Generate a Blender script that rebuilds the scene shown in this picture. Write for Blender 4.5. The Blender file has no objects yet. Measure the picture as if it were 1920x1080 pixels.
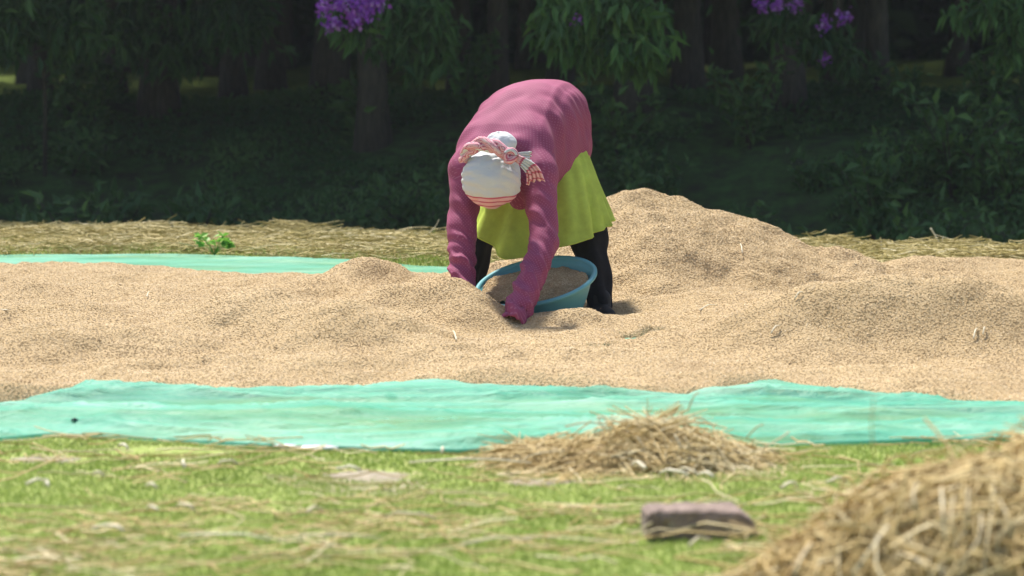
import bpy, bmesh, math, random
import numpy as np
from mathutils import Vector, Matrix

rng = np.random.default_rng(7)
random.seed(7)
R = math.radians
SC = bpy.context.scene
COL = SC.collection

# ------------------------------------------------------------------ camera
F_PX, CX, CY, HOR = 3870.0, 960.0, 540.0, 170.0     # focal length in photo pixels, horizon row
CAM_H, D0 = 1.0, 9.0
TH = math.atan((CY - HOR) / F_PX)
cam_d = bpy.data.cameras.new('camera'); cam = bpy.data.objects.new('camera', cam_d); COL.objects.link(cam)
cam.location = (0, 0, CAM_H); cam.rotation_euler = (math.pi / 2 - TH, 0, 0)
cam_d.sensor_width = 36; cam_d.lens = 36 * F_PX / 1920
cam_d.clip_start = 0.05; cam_d.clip_end = 1000
cam_d.dof.use_dof = True; cam_d.dof.focus_distance = 8.95; cam_d.dof.aperture_fstop = 2.7
SC.camera = cam

# ------------------------------------------------------------------ light
SUN_EL, SUN_AZ = R(62), R(-26)          # azimuth from +Y (behind the worker) towards +X
w = bpy.data.worlds.new('World'); SC.world = w; w.use_nodes = True
nt = w.node_tree; bg = nt.nodes['Background']
sky = nt.nodes.new('ShaderNodeTexSky'); sky.sky_type = 'NISHITA'; sky.sun_disc = False
sky.sun_elevation = SUN_EL; sky.sun_rotation = SUN_AZ
sky.air_density = 1.0; sky.dust_density = 2.0
nt.links.new(sky.outputs[0], bg.inputs[0]); bg.inputs[1].default_value = 0.11
sd = bpy.data.lights.new('sun', 'SUN'); sun = bpy.data.objects.new('sun', sd); COL.objects.link(sun)
sd.energy = 4.7; sd.angle = R(3.5); sd.color = (1.0, 0.95, 0.86)
sdir = Vector((math.sin(SUN_AZ) * math.cos(SUN_EL), math.cos(SUN_AZ) * math.cos(SUN_EL), math.sin(SUN_EL)))
sun.rotation_euler = sdir.to_track_quat('Z', 'Y').to_euler(); sun.location = (0, 12, 20)
vs = SC.view_settings; vs.view_transform = 'Standard'; vs.look = 'None'; vs.gamma = 1; vs.exposure = 0.82
vs.use_curve_mapping = False
SC.render.engine = 'CYCLES'; SC.cycles.use_denoising = True
SC.cycles.max_bounces = 8; SC.cycles.transparent_max_bounces = 12

# ------------------------------------------------------------------ pixel helpers (photo pixels)
def ray(px, py):
    u, v = (px - CX) / F_PX, (CY - py) / F_PX
    return np.array([u, math.cos(TH) + v * math.sin(TH), -math.sin(TH) + v * math.cos(TH)])
def P(px, py, D):
    d = ray(px, py); return np.array([0, 0, CAM_H]) + d * (D / d[1])
def G(px, py, z=0.0):
    d = ray(px, py); return np.array([0, 0, CAM_H]) + d * ((z - CAM_H) / d[2])
def unit(v):
    v = np.asarray(v, float); return v / np.linalg.norm(v)

# ------------------------------------------------------------------ noise
def _hash(i, j, k, s):
    n = (i * 374761393 + j * 668265263 + k * 2147483647 + s * 974634777) & 0xFFFFFFFF
    n = ((n ^ (n >> 13)) * 1274126177) & 0xFFFFFFFF
    return ((n ^ (n >> 16)) & 0xFFFF) / 65535.0
def vnoise(x, y, z=None, s=0):
    x = np.asarray(x, float); y = np.asarray(y, float); z = np.zeros_like(x) if z is None else np.asarray(z, float)
    i, j, k = (np.floor(a).astype(np.int64) for a in (x, y, z))
    f = [a - np.floor(a) for a in (x, y, z)]; f = [a * a * (3 - 2 * a) for a in f]
    r = 0
    for di in (0, 1):
        for dj in (0, 1):
            for dk in (0, 1):
                wgt = (f[0] if di else 1 - f[0]) * (f[1] if dj else 1 - f[1]) * (f[2] if dk else 1 - f[2])
                r = r + wgt * _hash(i + di, j + dj, k + dk, s)
    return r * 2 - 1
def fbm(x, y, z=None, o=3, s=0):
    r, a, m = 0, 1.0, 1.0
    for q in range(o):
        r = r + a * vnoise(np.asarray(x) * m, np.asarray(y) * m, None if z is None else np.asarray(z) * m, s + q * 17); a *= .5; m *= 2.03
    return r
def sstep(a, b, x):
    t = np.clip((x - a) / (b - a), 0, 1); return t * t * (3 - 2 * t)

# ------------------------------------------------------------------ mesh / object helpers
def mesh_np(name, V, F, mats, attr=None, smooth=True, vec=None, midx=None):
    V = np.asarray(V, np.float32).reshape(-1, 3); F = np.asarray(F, np.int32)
    me = bpy.data.meshes.new(name); k = F.shape[1]
    me.vertices.add(len(V)); me.vertices.foreach_set('co', V.ravel())
    me.loops.add(F.size); me.loops.foreach_set('vertex_index', F.ravel())
    me.polygons.add(len(F)); me.polygons.foreach_set('loop_start', np.arange(0, F.size, k, dtype=np.int32))
    me.polygons.foreach_set('use_smooth', np.full(len(F), smooth))
    for m in (mats if isinstance(mats, (list, tuple)) else [mats]): me.materials.append(m)
    if midx is not None: me.polygons.foreach_set('material_index', np.asarray(midx, np.int32))
    if attr is not None:
        a = me.attributes.new('rnd', 'FLOAT', 'POINT'); a.data.foreach_set('value', np.asarray(attr, np.float32))
    if vec is not None:
        a = me.attributes.new('cl', 'FLOAT_VECTOR', 'POINT'); a.data.foreach_set('vector', np.asarray(vec, np.float32).ravel())
    me.update(calc_edges=True); me.validate()
    return me
def link(name, me, parent=None, loc=(0, 0, 0)):
    o = bpy.data.objects.new(name, me); COL.objects.link(o); o.location = loc
    if parent is not None: o.parent = parent
    return o
def tag(o, label=None, cat=None, group=None, kind=None):
    for k, v in (('label', label), ('category', cat), ('group', group), ('kind', kind)):
        if v: o[k] = v
    return o
def empty(name, loc):
    o = bpy.data.objects.new(name, None); COL.objects.link(o); o.location = loc; o.empty_display_size = .1
    return o
def grid_faces(nu, nv, wrap_u=False):
    i = np.arange(nu if wrap_u else nu - 1); j = np.arange(nv - 1)
    I, J = np.meshgrid(i, j, indexing='ij'); I2 = (I + 1) % nu
    return np.stack([I * nv + J, I2 * nv + J, I2 * nv + J + 1, I * nv + J + 1], -1).reshape(-1, 4)
def tube(path, radii, n=8, cap=True):
    """one tapered tube -> V, F (quads; end rings pinched)"""
    path = np.asarray(path, float); radii = np.asarray(radii, float) * np.ones(len(path))
    if cap:
        path = np.vstack([path[0], path, path[-1]]); radii = np.concatenate([[1e-4], radii, [1e-4]])
    T = np.gradient(path, axis=0)
    if cap: T[0] = T[1] = path[2] - path[1]; T[-1] = T[-2] = path[-2] - path[-3]
    T /= np.linalg.norm(T, axis=1)[:, None] + 1e-9
    ref = np.array([0.31, 0.17, 0.93]); ref = np.array([1., 0, 0]) if abs(T[len(T) // 2] @ unit(ref)) > .9 else unit(ref)
    A = np.cross(T, ref); A /= np.linalg.norm(A, axis=1)[:, None] + 1e-9; B = np.cross(T, A)
    th = np.linspace(0, 2 * math.pi, n, endpoint=False)
    V = path[None] + radii[None, :, None] * (np.cos(th)[:, None, None] * A[None] + np.sin(th)[:, None, None] * B[None])
    return V.reshape(-1, 3), grid_faces(n, len(path), True)
def join(parts):
    Vs, Fs, off = [], [], 0
    for V, F in parts:
        Vs.append(V); Fs.append(F + off); off += len(V)
    return np.vstack(Vs), np.vstack(Fs)
def strands(paths, rad, rnd, taper=None):
    """N thin three-sided tubes; paths (N,S,3)"""
    N, S, _ = paths.shape
    T = np.gradient(paths, axis=1); T /= np.linalg.norm(T, axis=2)[..., None] + 1e-9
    ref = rng.normal(size=(N, 1, 3)); A = np.cross(T, ref); A /= np.linalg.norm(A, axis=2)[..., None] + 1e-9
    B = np.cross(T, A); r = np.broadcast_to(np.asarray(rad)[:, None], (N, S)).copy()
    if taper is not None: r = r * taper[None]
    th = np.array([0, 2.094, 4.189])
    V = paths[:, None] + r[:, None, :, None] * (np.cos(th)[None, :, None, None] * A[:, None] + np.sin(th)[None, :, None, None] * B[:, None])
    f = grid_faces(3, S, True)
    F = (f[None] + (np.arange(N) * 3 * S)[:, None, None]).reshape(-1, 4)
    return V.reshape(-1, 3), F, np.repeat(rnd, 3 * S)
def straw_paths(c, L, az, el, bend, S=5):
    """curved stalks through centres c; az heading, el dip, bend sideways/vertical (radians)"""
    N = len(c); s = np.linspace(-.5, .5, S)
    d = np.stack([np.cos(az) * np.cos(el), np.sin(az) * np.cos(el), np.sin(el)], -1)
    side = np.stack([-np.sin(az), np.cos(az), np.zeros(N)], -1)
    p = c[:, None] + (L[:, None] * s[None])[..., None] * d[:, None]
    off = (s ** 2 - .08)[None] * (L * bend[:, 0])[:, None]
    p = p + off[..., None] * side[:, None]
    p[..., 2] += (-(s ** 2) + .1)[None] * (L * bend[:, 1])[:, None]
    p += rng.normal(scale=.004, size=p.shape)
    return p
def leaves(c, d, L, W, fold=.25, up=None):
    """rhombic leaves: base c, direction d -> one folded quad pair each"""
    N = len(c); d = d / (np.linalg.norm(d, axis=1)[:, None] + 1e-9)
    ref = rng.normal(size=(N, 3)) * .6 + np.array([0, 0, 1.0]); s = np.cross(d, ref); s /= np.linalg.norm(s, axis=1)[:, None] + 1e-9
    n = np.cross(s, d); L = np.asarray(L)[:, None]; W = np.asarray(W)[:, None]
    a = c; tip = c + d * L - n * L * .12; m = c + d * L * .42
    l = m + s * W * .5 + n * W * fold; r = m - s * W * .5 + n * W * fold
    V = np.stack([a, l, tip, r], 1).reshape(-1, 3)
    b = np.arange(N) * 4
    F = np.concatenate([np.stack([b, b + 1, b + 2], -1), np.stack([b, b + 2, b + 3], -1)])
    return V, F

# ------------------------------------------------------------------ materials
def mat(name):
    m = bpy.data.materials.new(name); m.use_nodes = True
    n = m.node_tree.nodes; b = n['Principled BSDF']
    return m, n, m.node_tree.links, b
def setp(b, **k):
    for key, v in k.items(): b.inputs[key.replace('_', ' ')].default_value = v
def ramp(n, stops):
    r = n.new('ShaderNodeValToRGB'); e = r.color_ramp.elements
    while len(e) < len(stops): e.new(.5)
    for q, (p, c) in zip(e, stops): q.position = p; q.color = (*c, 1)
    return r
def noise(n, l, scale, detail=4, rough=.55, vec=None, dist=0):
    t = n.new('ShaderNodeTexNoise'); t.inputs['Scale'].default_value = scale; t.inputs['Detail'].default_value = detail
    t.inputs['Roughness'].default_value = rough; t.inputs['Distortion'].default_value = dist
    if vec is not None: l.new(vec, t.inputs['Vector'])
    return t
def objvec(n, l, scale=(1, 1, 1)):
    tc = n.new('ShaderNodeTexCoord'); mp = n.new('ShaderNodeMapping'); mp.inputs['Scale'].default_value = scale
    l.new(tc.outputs['Object'], mp.inputs['Vector']); return mp.outputs['Vector']
def bump(n, l, b, h, strength=.3, dist=.01):
    q = n.new('ShaderNodeBump'); q.inputs['Strength'].default_value = strength; q.inputs['Distance'].default_value = dist
    l.new(h, q.inputs['Height']); l.new(q.outputs[0], b.inputs['Normal'])
def mix(n, l, f, a, c, mode='MIX'):
    q = n.new('ShaderNodeMix'); q.data_type = 'RGBA'; q.blend_type = mode
    for s, v in ((q.inputs[0], f), (q.inputs[6], a), (q.inputs[7], c)):
        if hasattr(v, 'links') or isinstance(v, bpy.types.NodeSocket): l.new(v, s)
        elif isinstance(v, (int, float)): s.default_value = v
        else: s.default_value = (*v, 1)
    return q.outputs[2]
def translucent(m, n, l, b, col, amount):
    out = n['Material Output']; t = n.new('ShaderNodeBsdfTranslucent'); x = n.new('ShaderNodeMixShader')
    x.inputs[0].default_value = amount
    if isinstance(col, bpy.types.NodeSocket): l.new(col, t.inputs[0])
    else: t.inputs[0].default_value = (*col, 1)
    l.new(b.outputs[0], x.inputs[1]); l.new(t.outputs[0], x.inputs[2]); l.new(x.outputs[0], out.inputs[0])
    return x
def mat_attr(name, stops, rough=.7, trans=0, spec=.2, gain=None):
    m, n, l, b = mat(name); a = n.new('ShaderNodeAttribute'); a.attribute_name = 'rnd'
    r = ramp(n, stops); l.new(a.outputs['Fac'], r.inputs[0]); col = r.outputs[0]
    l.new(col, b.inputs['Base Color']); setp(b, Roughness=rough); b.inputs['Specular IOR Level'].default_value = spec
    if trans: translucent(m, n, l, b, col, trans)
    return m

# lawn / soil
def make_ground_mat():
    m, n, l, b = mat('ground')
    v = objvec(n, l)
    a = noise(n, l, 1.3, 5, .6, v); c = noise(n, l, 34, 4, .6, v)
    g = ramp(n, [(.3, (.20, .26, .07)), (.5, (.27, .33, .10)), (.7, (.36, .36, .15))]); l.new(c.outputs[0], g.inputs[0])
    s = ramp(n, [(.3, (.24, .20, .14)), (.7, (.36, .31, .23))]); l.new(c.outputs[0], s.inputs[0])
    f = ramp(n, [(.60, (0, 0, 0)), (.68, (1, 1, 1))]); l.new(a.outputs[0], f.inputs[0])
    grass_soil = mix(n, l, f.outputs[0], g.outputs[0], s.outputs[0])
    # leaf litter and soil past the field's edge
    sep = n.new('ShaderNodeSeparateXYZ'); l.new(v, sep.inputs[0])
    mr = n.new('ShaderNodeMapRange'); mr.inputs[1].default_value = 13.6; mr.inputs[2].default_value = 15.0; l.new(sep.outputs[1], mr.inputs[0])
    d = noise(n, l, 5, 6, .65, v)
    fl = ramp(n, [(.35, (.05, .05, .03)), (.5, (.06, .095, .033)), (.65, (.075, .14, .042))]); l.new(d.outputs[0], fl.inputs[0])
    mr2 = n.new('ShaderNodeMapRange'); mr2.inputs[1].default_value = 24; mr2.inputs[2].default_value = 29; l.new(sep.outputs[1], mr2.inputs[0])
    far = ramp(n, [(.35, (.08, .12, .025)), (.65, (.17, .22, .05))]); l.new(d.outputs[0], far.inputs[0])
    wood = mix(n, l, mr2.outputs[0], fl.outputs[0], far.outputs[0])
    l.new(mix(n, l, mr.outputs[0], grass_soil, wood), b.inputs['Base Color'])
    setp(b, Roughness=.95); b.inputs['Specular IOR Level'].default_value = .1
    bump(n, l, b, c.outputs[0], .6, .02)
    return m
M = {}
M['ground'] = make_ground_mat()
M['grass'] = mat_attr('grass_blade', [(0, (.26, .35, .08)), (.5, (.36, .44, .13)), (.85, (.46, .48, .21)), (1, (.56, .51, .28))], .6, .35)
M['straw'] = mat_attr('straw', [(0, (.40, .27, .11)), (.35, (.54, .40, .17)), (.7, (.64, .51, .25)), (1, (.76, .67, .44))], .55, .15, .3)
M['straw_green'] = mat_attr('straw_greenish', [(0, (.26, .22, .06)), (.4, (.42, .34, .12)), (.8, (.56, .46, .20)), (1, (.74, .66, .42))], .55, .15, .3)
M['stalk'] = mat_attr('pale_stalk', [(0, (.50, .40, .22)), (1, (.78, .72, .55))], .45, .1, .35)
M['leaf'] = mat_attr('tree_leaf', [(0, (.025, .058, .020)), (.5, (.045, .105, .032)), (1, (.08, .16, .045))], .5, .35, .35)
M['leaf_lit'] = mat_attr('lit_tree_leaf', [(0, (.04, .09, .03)), (.5, (.072, .165, .045)), (1, (.125, .25, .07))], .5, .4, .35)  # lighter copy of the tree leaf; colour stands in for light on front boughs
M['shrub'] = mat_attr('shrub_leaf', [(0, (.05, .11, .038)), (.5, (.08, .16, .05)), (1, (.13, .23, .07))], .55, .35, .3)
M['weed'] = mat_attr('weed_leaf', [(0, (.16, .36, .05)), (1, (.28, .52, .10))], .5, .4, .3)
M['flower'] = mat_attr('purple_flower', [(0, (.34, .07, .55)), (.6, (.48, .14, .70)), (1, (.65, .38, .82))], .6, .4, .1)

def make_bark():
    m, n, l, b = mat('bark'); v = objvec(n, l, (6, 6, 1.2)); a = noise(n, l, 4, 6, .65, v)
    r = ramp(n, [(.3, (.025, .020, .015)), (.7, (.085, .072, .056))]); l.new(a.outputs[0], r.inputs[0])
    l.new(r.outputs[0], b.inputs['Base Color']); setp(b, Roughness=.9); bump(n, l, b, a.outputs[0], .8, .03); return m
M['bark'] = make_bark()
def make_grain_bed():
    m, n, l, b = mat('grain_bed'); v = objvec(n, l)
    a = noise(n, l, 160, 3, .7, v); c = noise(n, l, 2.2, 4, .6, v)
    r = ramp(n, [(.30, (.38, .265, .135)), (.5, (.48, .355, .20)), (.68, (.55, .425, .26))]); l.new(a.outputs[0], r.inputs[0])
    d = ramp(n, [(.35, (.88, .86, .82)), (.65, (1.0, 1.0, 1.0))]); l.new(c.outputs[0], d.inputs[0])
    l.new(mix(n, l, 1.0, r.outputs[0], d.outputs[0], 'MULTIPLY'), b.inputs['Base Color'])
    setp(b, Roughness=.8); b.inputs['Specular IOR Level'].default_value = .15
    bump(n, l, b, a.outputs[0], .9, .008); return m
M['grain_bed'] = make_grain_bed()
def make_kernel():
    m, n, l, b = mat('grain_kernel'); oi = n.new('ShaderNodeObjectInfo')
    r = ramp(n, [(0, (.38, .265, .13)), (.3, (.49, .365, .20)), (.75, (.57, .435, .26)), (1, (.66, .53, .35))]); l.new(oi.outputs['Random'], r.inputs[0])
    pn = noise(n, l, 3.2, 5, .65, oi.outputs['Location'], .4); pr_ = ramp(n, [(.34, (.74, .69, .62)), (.50, (.97, .96, .94)), (.68, (1.06, 1.05, 1.0))]); l.new(pn.outputs[0], pr_.inputs[0])
    l.new(mix(n, l, 1.0, r.outputs[0], pr_.outputs[0], 'MULTIPLY'), b.inputs['Base Color']); setp(b, Roughness=.55); b.inputs['Specular IOR Level'].default_value = .3; return m
M['kernel'] = make_kernel()
def make_net():
    m, n, l, b = mat('green_net'); v = objvec(n, l); v2 = objvec(n, l, (1, 3.5, 1))
    a = noise(n, l, 1.1, 4, .6, v2); c = noise(n, l, 60, 3, .6, v)
    r = ramp(n, [(.3, (.09, .43, .31)), (.5, (.16, .51, .38)), (.72, (.33, .60, .48))]); l.new(a.outputs[0], r.inputs[0])
    col = mix(n, l, .12, r.outputs[0], c.outputs[1], 'SOFT_LIGHT')
    l.new(col, b.inputs['Base Color']); setp(b, Roughness=.5); b.inputs['Specular IOR Level'].default_value = .3
    x = translucent(m, n, l, b, col, .3)
    tr = n.new('ShaderNodeBsdfTransparent'); y = n.new('ShaderNodeMixShader'); l.new(x.outputs[0], y.inputs[1]); l.new(tr.outputs[0], y.inputs[2])
    a2 = noise(n, l, 1.0, 3, .6, v2); f = ramp(n, [(.40, (.12, .12, .12)), (.68, (.55, .55, .55))]); l.new(a2.outputs[0], f.inputs[0])
    l.new(f.outputs[0], y.inputs[0]); l.new(y.outputs[0], n['Material Output'].inputs[0])
    cr = noise(n, l, 5, 5, .65, objvec(n, l, (1, 3.2, 1)), 1.2); bump(n, l, b, cr.outputs[0], .55, .03); return m
M['net'] = make_net()
def plain(name, col, rough=.6, spec=.3, var=.15, scale=12, bmp=0, trans=0):
    m, n, l, b = mat(name); v = objvec(n, l); a = noise(n, l, scale, 5, .6, v)
    lo = tuple(c * (1 - var) for c in col); hi = tuple(min(1, c * (1 + var)) for c in col)
    r = ramp(n, [(.3, lo), (.7, hi)]); l.new(a.outputs[0], r.inputs[0]); l.new(r.outputs[0], b.inputs['Base Color'])
    setp(b, Roughness=rough); b.inputs['Specular IOR Level'].default_value = spec
    if bmp: bump(n, l, b, a.outputs[0], bmp, .004)
    if trans: translucent(m, n, l, b, r.outputs[0], trans)
    return m
M['tunic'] = plain('green_tunic', (.50, .61, .11), .85, .1, .14, 14, .55, .22)
M['trouser'] = plain('black_trouser', (.012, .012, .014), .85, .15, .3, 30)
M['shoe'] = plain('dark_shoe', (.014, .013, .013), .6, .3, .3, 30)
M['skin'] = plain('brown_skin', (.16, .085, .055), .55, .35, .12, 30)
M['glove'] = plain('dark_sleeve_lining', (.05, .018, .03), .9, .1, .2, 40)
M['basin'] = plain('teal_plastic', (.125, .37, .41), .42, .45, .10, 6, 0, .12)
M['plastic'] = plain('white_plastic', (.80, .81, .80), .5, .4, .06, 20)
M['peg'] = plain('dark_knot', (.02, .03, .04), .7, .2, .2, 30)
def make_shirt():
    m, n, l, b = mat('mauve_dotted_shirt'); at = n.new('ShaderNodeAttribute'); at.attribute_name = 'cl'
    v = n.new('ShaderNodeTexVoronoi'); v.voronoi_dimensions = '2D'; v.inputs['Scale'].default_value = 88; v.inputs['Randomness'].default_value = .12
    mp = n.new('ShaderNodeMapping'); mp.inputs['Rotation'].default_value = (0, 0, .7); l.new(at.outputs['Vector'], mp.inputs[0]); l.new(mp.outputs[0], v.inputs['Vector'])
    d = ramp(n, [(.17, (1, 1, 1)), (.26, (0, 0, 0))]); l.new(v.outputs['Distance'], d.inputs[0])
    nz = noise(n, l, 5, 5, .6, objvec(n, l)); base = ramp(n, [(.3, (.225, .042, .098)), (.7, (.30, .066, .142))]); l.new(nz.outputs[0], base.inputs[0])
    fx = n.new('ShaderNodeMath'); fx.operation = 'MULTIPLY'; fx.inputs[1].default_value = .55; l.new(d.outputs[0], fx.inputs[0]); fx.inputs[1].default_value = .24; col = mix(n, l, fx.outputs[0], base.outputs[0], (.58, .30, .42))
    l.new(col, b.inputs['Base Color']); setp(b, Roughness=.75); b.inputs['Specular IOR Level'].default_value = .25
    b.inputs['Sheen Weight'].default_value = .03
    translucent(m, n, l, b, col, .06)
    wv = noise(n, l, 260, 2, .5, objvec(n, l)); bump(n, l, b, wv.outputs[0], .15, .002); return m
M['shirt'] = make_shirt()
def make_wrap():
    """white cotton; 'cl'.x runs across the cloth, stripes near one border"""
    m, n, l, b = mat('striped_cotton'); at = n.new('ShaderNodeAttribute'); at.attribute_name = 'cl'
    sep = n.new('ShaderNodeSeparateXYZ'); l.new(at.outputs['Vector'], sep.inputs[0])
    W, RD, PK = (.60, .61, .63), (.50, .11, .18), (.72, .43, .46)
    st = [(0, W), (.60, W), (.615, RD), (.645, RD), (.66, PK), (.73, PK), (.745, RD), (.77, RD), (.785, PK), (.86, PK), (.875, RD), (.895, RD), (.91, PK), (1, (.74, .55, .54))]
    r = ramp(n, st); l.new(sep.outputs[0], r.inputs[0])
    l.new(r.outputs[0], b.inputs['Base Color']); setp(b, Roughness=.85); b.inputs['Specular IOR Level'].default_value = .1
    nz = noise(n, l, 16, 5, .6, objvec(n, l, (1, 1, 2.2)), .8); bump(n, l, b, nz.outputs[0], .5, .012)
    translucent(m, n, l, b, r.outputs[0], .1); return m
M['wrap'] = make_wrap()
def make_brick():
    m, n, l, b = mat('fired_brick'); v = objvec(n, l); a = noise(n, l, 22, 6, .7, v); c = noise(n, l, 5, 3, .6, v)
    r = ramp(n, [(.3, (.17, .125, .10)), (.55, (.27, .20, .17)), (.75, (.40, .33, .30))]); l.new(a.outputs[0], r.inputs[0])
    r2 = ramp(n, [(.4, (.8, .8, .8)), (.6, (1, 1, 1))]); l.new(c.outputs[0], r2.inputs[0])
    l.new(mix(n, l, 1.0, r.outputs[0], r2.outputs[0], 'MULTIPLY'), b.inputs['Base Color']); setp(b, Roughness=.9); bump(n, l, b, a.outputs[0], .7, .006); return m
M['brick'] = make_brick()

# ------------------------------------------------------------------ ground sheet
def edge_y(x):                      # where the field ends and the bank falls away
    return 13.35 - .30 * np.asarray(x) + .12 * fbm(np.asarray(x) * .9, 0 * np.asarray(x), s=3)
def ground_z(x, y):
    x = np.asarray(x, float); y = np.asarray(y, float)
    near = .006 * fbm(x * 1.6, y * 1.6, s=5)
    e = edge_y(np.clip(x, -6, 6)); t = y - e
    drop = -.75 * sstep(0, 1.6, t)
    rise = 1.62 * sstep(1.8, 8.5, t) + .65 * sstep(8, 30, t) + .6 * sstep(30, 90, t)
    return near * (1 - sstep(-.2, .5, t)) + drop + rise + sstep(1, 3, t) * .10 * fbm(x * .6, y * .6, s=8)
xs = np.concatenate([-np.geomspace(250, 8.2, 22), np.arange(-8, 8.01, .12), np.geomspace(8.2, 250, 22)])
ys = np.concatenate([[-120, -60, -30, -15, -8, -4, 0, 2], np.arange(3, 16, .1), np.arange(16, 34, .3), np.geomspace(34.5, 400, 26)])
X, Y = np.meshgrid(xs, ys, indexing='ij')
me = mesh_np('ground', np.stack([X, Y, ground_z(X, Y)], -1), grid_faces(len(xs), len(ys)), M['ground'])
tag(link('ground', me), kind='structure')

# ------------------------------------------------------------------ forest
def crown_mesh(name, rad, hgt, n_clump, per, Ls, m, seed, hang=.5):
    g = np.random.default_rng(seed); V, F, A, off = [], [], [], 0
    u = g.normal(size=(n_clump, 3)); u /= np.linalg.norm(u, axis=1)[:, None]
    c = u * (g.uniform(.35, 1, n_clump) ** .5)[:, None] * np.array([rad, rad, hgt * .5]) + np.array([0, 0, hgt * .5])
    cs = g.uniform(.28, .6, n_clump) * rad / 3
    k = np.repeat(np.arange(n_clump), per)
    p = c[k] + g.normal(size=(len(k), 3)) * cs[k][:, None] * np.array([1, 1, .75])
    d = g.normal(size=(len(k), 3)) + np.array([0, 0, -hang])
    L = g.uniform(.7, 1.3, len(k)) * Ls
    V, F = leaves(p, d, L, L * .36)
    A = np.repeat(np.clip(g.normal(.45, .2, n_clump)[k] + g.normal(0, .15, len(k)), 0, 1), 4)
    return mesh_np(name, V, F, m, attr=A, smooth=False), c
CROWNS = [crown_mesh('crown', 3.1 + .3 * q, 5.0 + .5 * q, 90, 150, .21, M['leaf'], 40 + q) for q in range(3)]
def trunk_mesh(h, r, seed, targets):
    g = np.random.default_rng(seed); S = 9; t = np.linspace(0, 1, S)
    wob = np.cumsum(g.normal(0, .05, (S, 2)), 0) * (t[:, None])
    path = np.stack([wob[:, 0], wob[:, 1], -.25 + t * (h + .25)], -1)
    rr = r * (1 - .55 * t); rr[0] *= 1.5; rr[1] *= 1.12
    parts = [tube(path, rr, 10)]
    for tg in targets:
        q = g.integers(4, 8); a = path[q]; b = np.asarray(tg); mid = (a + b) / 2 + np.array([0, 0, .25]) + g.normal(0, .12, 3)
        s = np.linspace(0, 1, 6)[:, None]
        parts.append(tube((1 - s) ** 2 * a + 2 * s * (1 - s) * mid + s * s * b, np.linspace(r * .38, r * .08, 6), 6))
    return join(parts)
def tree(px, D, h, r, q, seed, label, group=None, hangs=(), flowers=(), cat='tree', lm='leaf_lit'):
    x = (px - CX) / F_PX * D; z = float(ground_z(x, D)); root = empty('tree', (x, D, z))
    me, cl = CROWNS[q]
    zc = h - 1.0
    g = np.random.default_rng(seed); tg = [cl[i] + np.array([0, 0, zc]) for i in g.choice(len(cl), 8, replace=False)]
    base = np.array([x, D, z])
    ends = [P(a, b, d) - base for a, b, d, *_ in hangs]
    V, F = trunk_mesh(h + 2, r, seed, tg + [e + np.array([0, .1, .35]) for e in ends])
    link('trunk', mesh_np('trunk', V, F, M['bark']), root)
    c = link('crown', me, root, (0, 0, zc)); c.rotation_euler = (0, 0, g.uniform(0, 6.28)); s = g.uniform(.92, 1.12); c.scale = (s, s, s)
    for (a, b, d, wx, wz, n), e in zip(hangs, ends):           # drooping leafy boughs
        k = n // 9; cc = e + g.normal(size=(k, 3)) * np.array([wx, wx * .7, wz]) * .55
        i = np.repeat(np.arange(k), 9); p = cc[i] + g.normal(size=(len(i), 3)) * .05
        dd = g.normal(size=(len(i), 3)) * .55 + np.array([0, -.15, -.85]); L = g.uniform(.13, .24, len(i))
        V, F = leaves(p, dd, L, L * .30)
        A = np.repeat(np.clip(g.normal(.5, .2, k)[i] + g.normal(0, .1, len(i)), 0, 1), 4)
        link('leafy_bough', mesh_np('leafy_bough', V, F, M[lm], attr=A, smooth=False), root)['kind'] = 'stuff'
    for a, b, d, wx, n in flowers:
        e = P(a, b, d) - base; k = max(3, n // 14); cc = e + g.normal(size=(k, 3)) * np.array([wx, wx * .6, wx * .7]) * .30
        i = np.repeat(np.arange(k), 14); p = cc[i] + g.normal(size=(len(i), 3)) * .03
        dd = g.normal(size=(len(i), 3)); L = g.uniform(.03, .055, len(i)); V, F = leaves(p, dd, L, L * .9, .1)
        A = np.repeat(np.clip(g.normal(.5, .3, len(i)), 0, 1), 4)
        link('flower_cluster', mesh_np('flower_cluster', V, F, M['flower'], attr=A, smooth=False), root)['kind'] = 'stuff'
    tag(root, label, cat, group); return root
tree(700, 20.2, 3.3, .15, 0, 101, 'flowering tree with bright purple blossom cluster on a drooping branch', None,
     [(790, 25, 18.6, .24, .18, 560), (800, 95, 18.7, .17, .16, 260), (665, 35, 17.1, .14, .08, 150), (745, 70, 19.2, .14, .14, 120)],
     [(684, 14, 16.9, .10, 280), (640, 10, 16.9, .06, 90), (612, 14, 16.9, .05, 70), (704, 4, 16.9, .07, 100), (632, 42, 16.9, .04, 40), (618, 48, 16.9, .03, 26), (664, 38, 16.9, .06, 110)])
tree(1185, 20.6, 3.4, .17, 1, 102, 'tree with a big rounded bough of sunlit tinted green leaves hanging low',
     None, [(1125, 15, 16.7, .32, .17, 1300), (1165, 70, 16.7, .24, .11, 620), (1075, 65, 16.7, .17, .10, 320), (1200, 100, 16.8, .08, .06, 110)],
     [(1085, 35, 16.5, .03, 30)])
tree(1470, 21.0, 3.3, .18, 2, 103, 'shaded tree with several small scattered purple flower sprigs',
     None, [(1540, 75, 19, .18, .13, 320), (1575, 95, 19, .12, .10, 160), (1460, 30, 19, .18, .12, 200)],
     [(1460, 10, 18.8, .05, 42), (1492, 8, 18.8, .03, 24), (1545, 45, 18.8, .035, 34), (1585, 33, 18.8, .03, 22), (1545, 107, 18.8, .035, 30), (1432, 10, 18.8, .03, 26)], lm='leaf')
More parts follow.
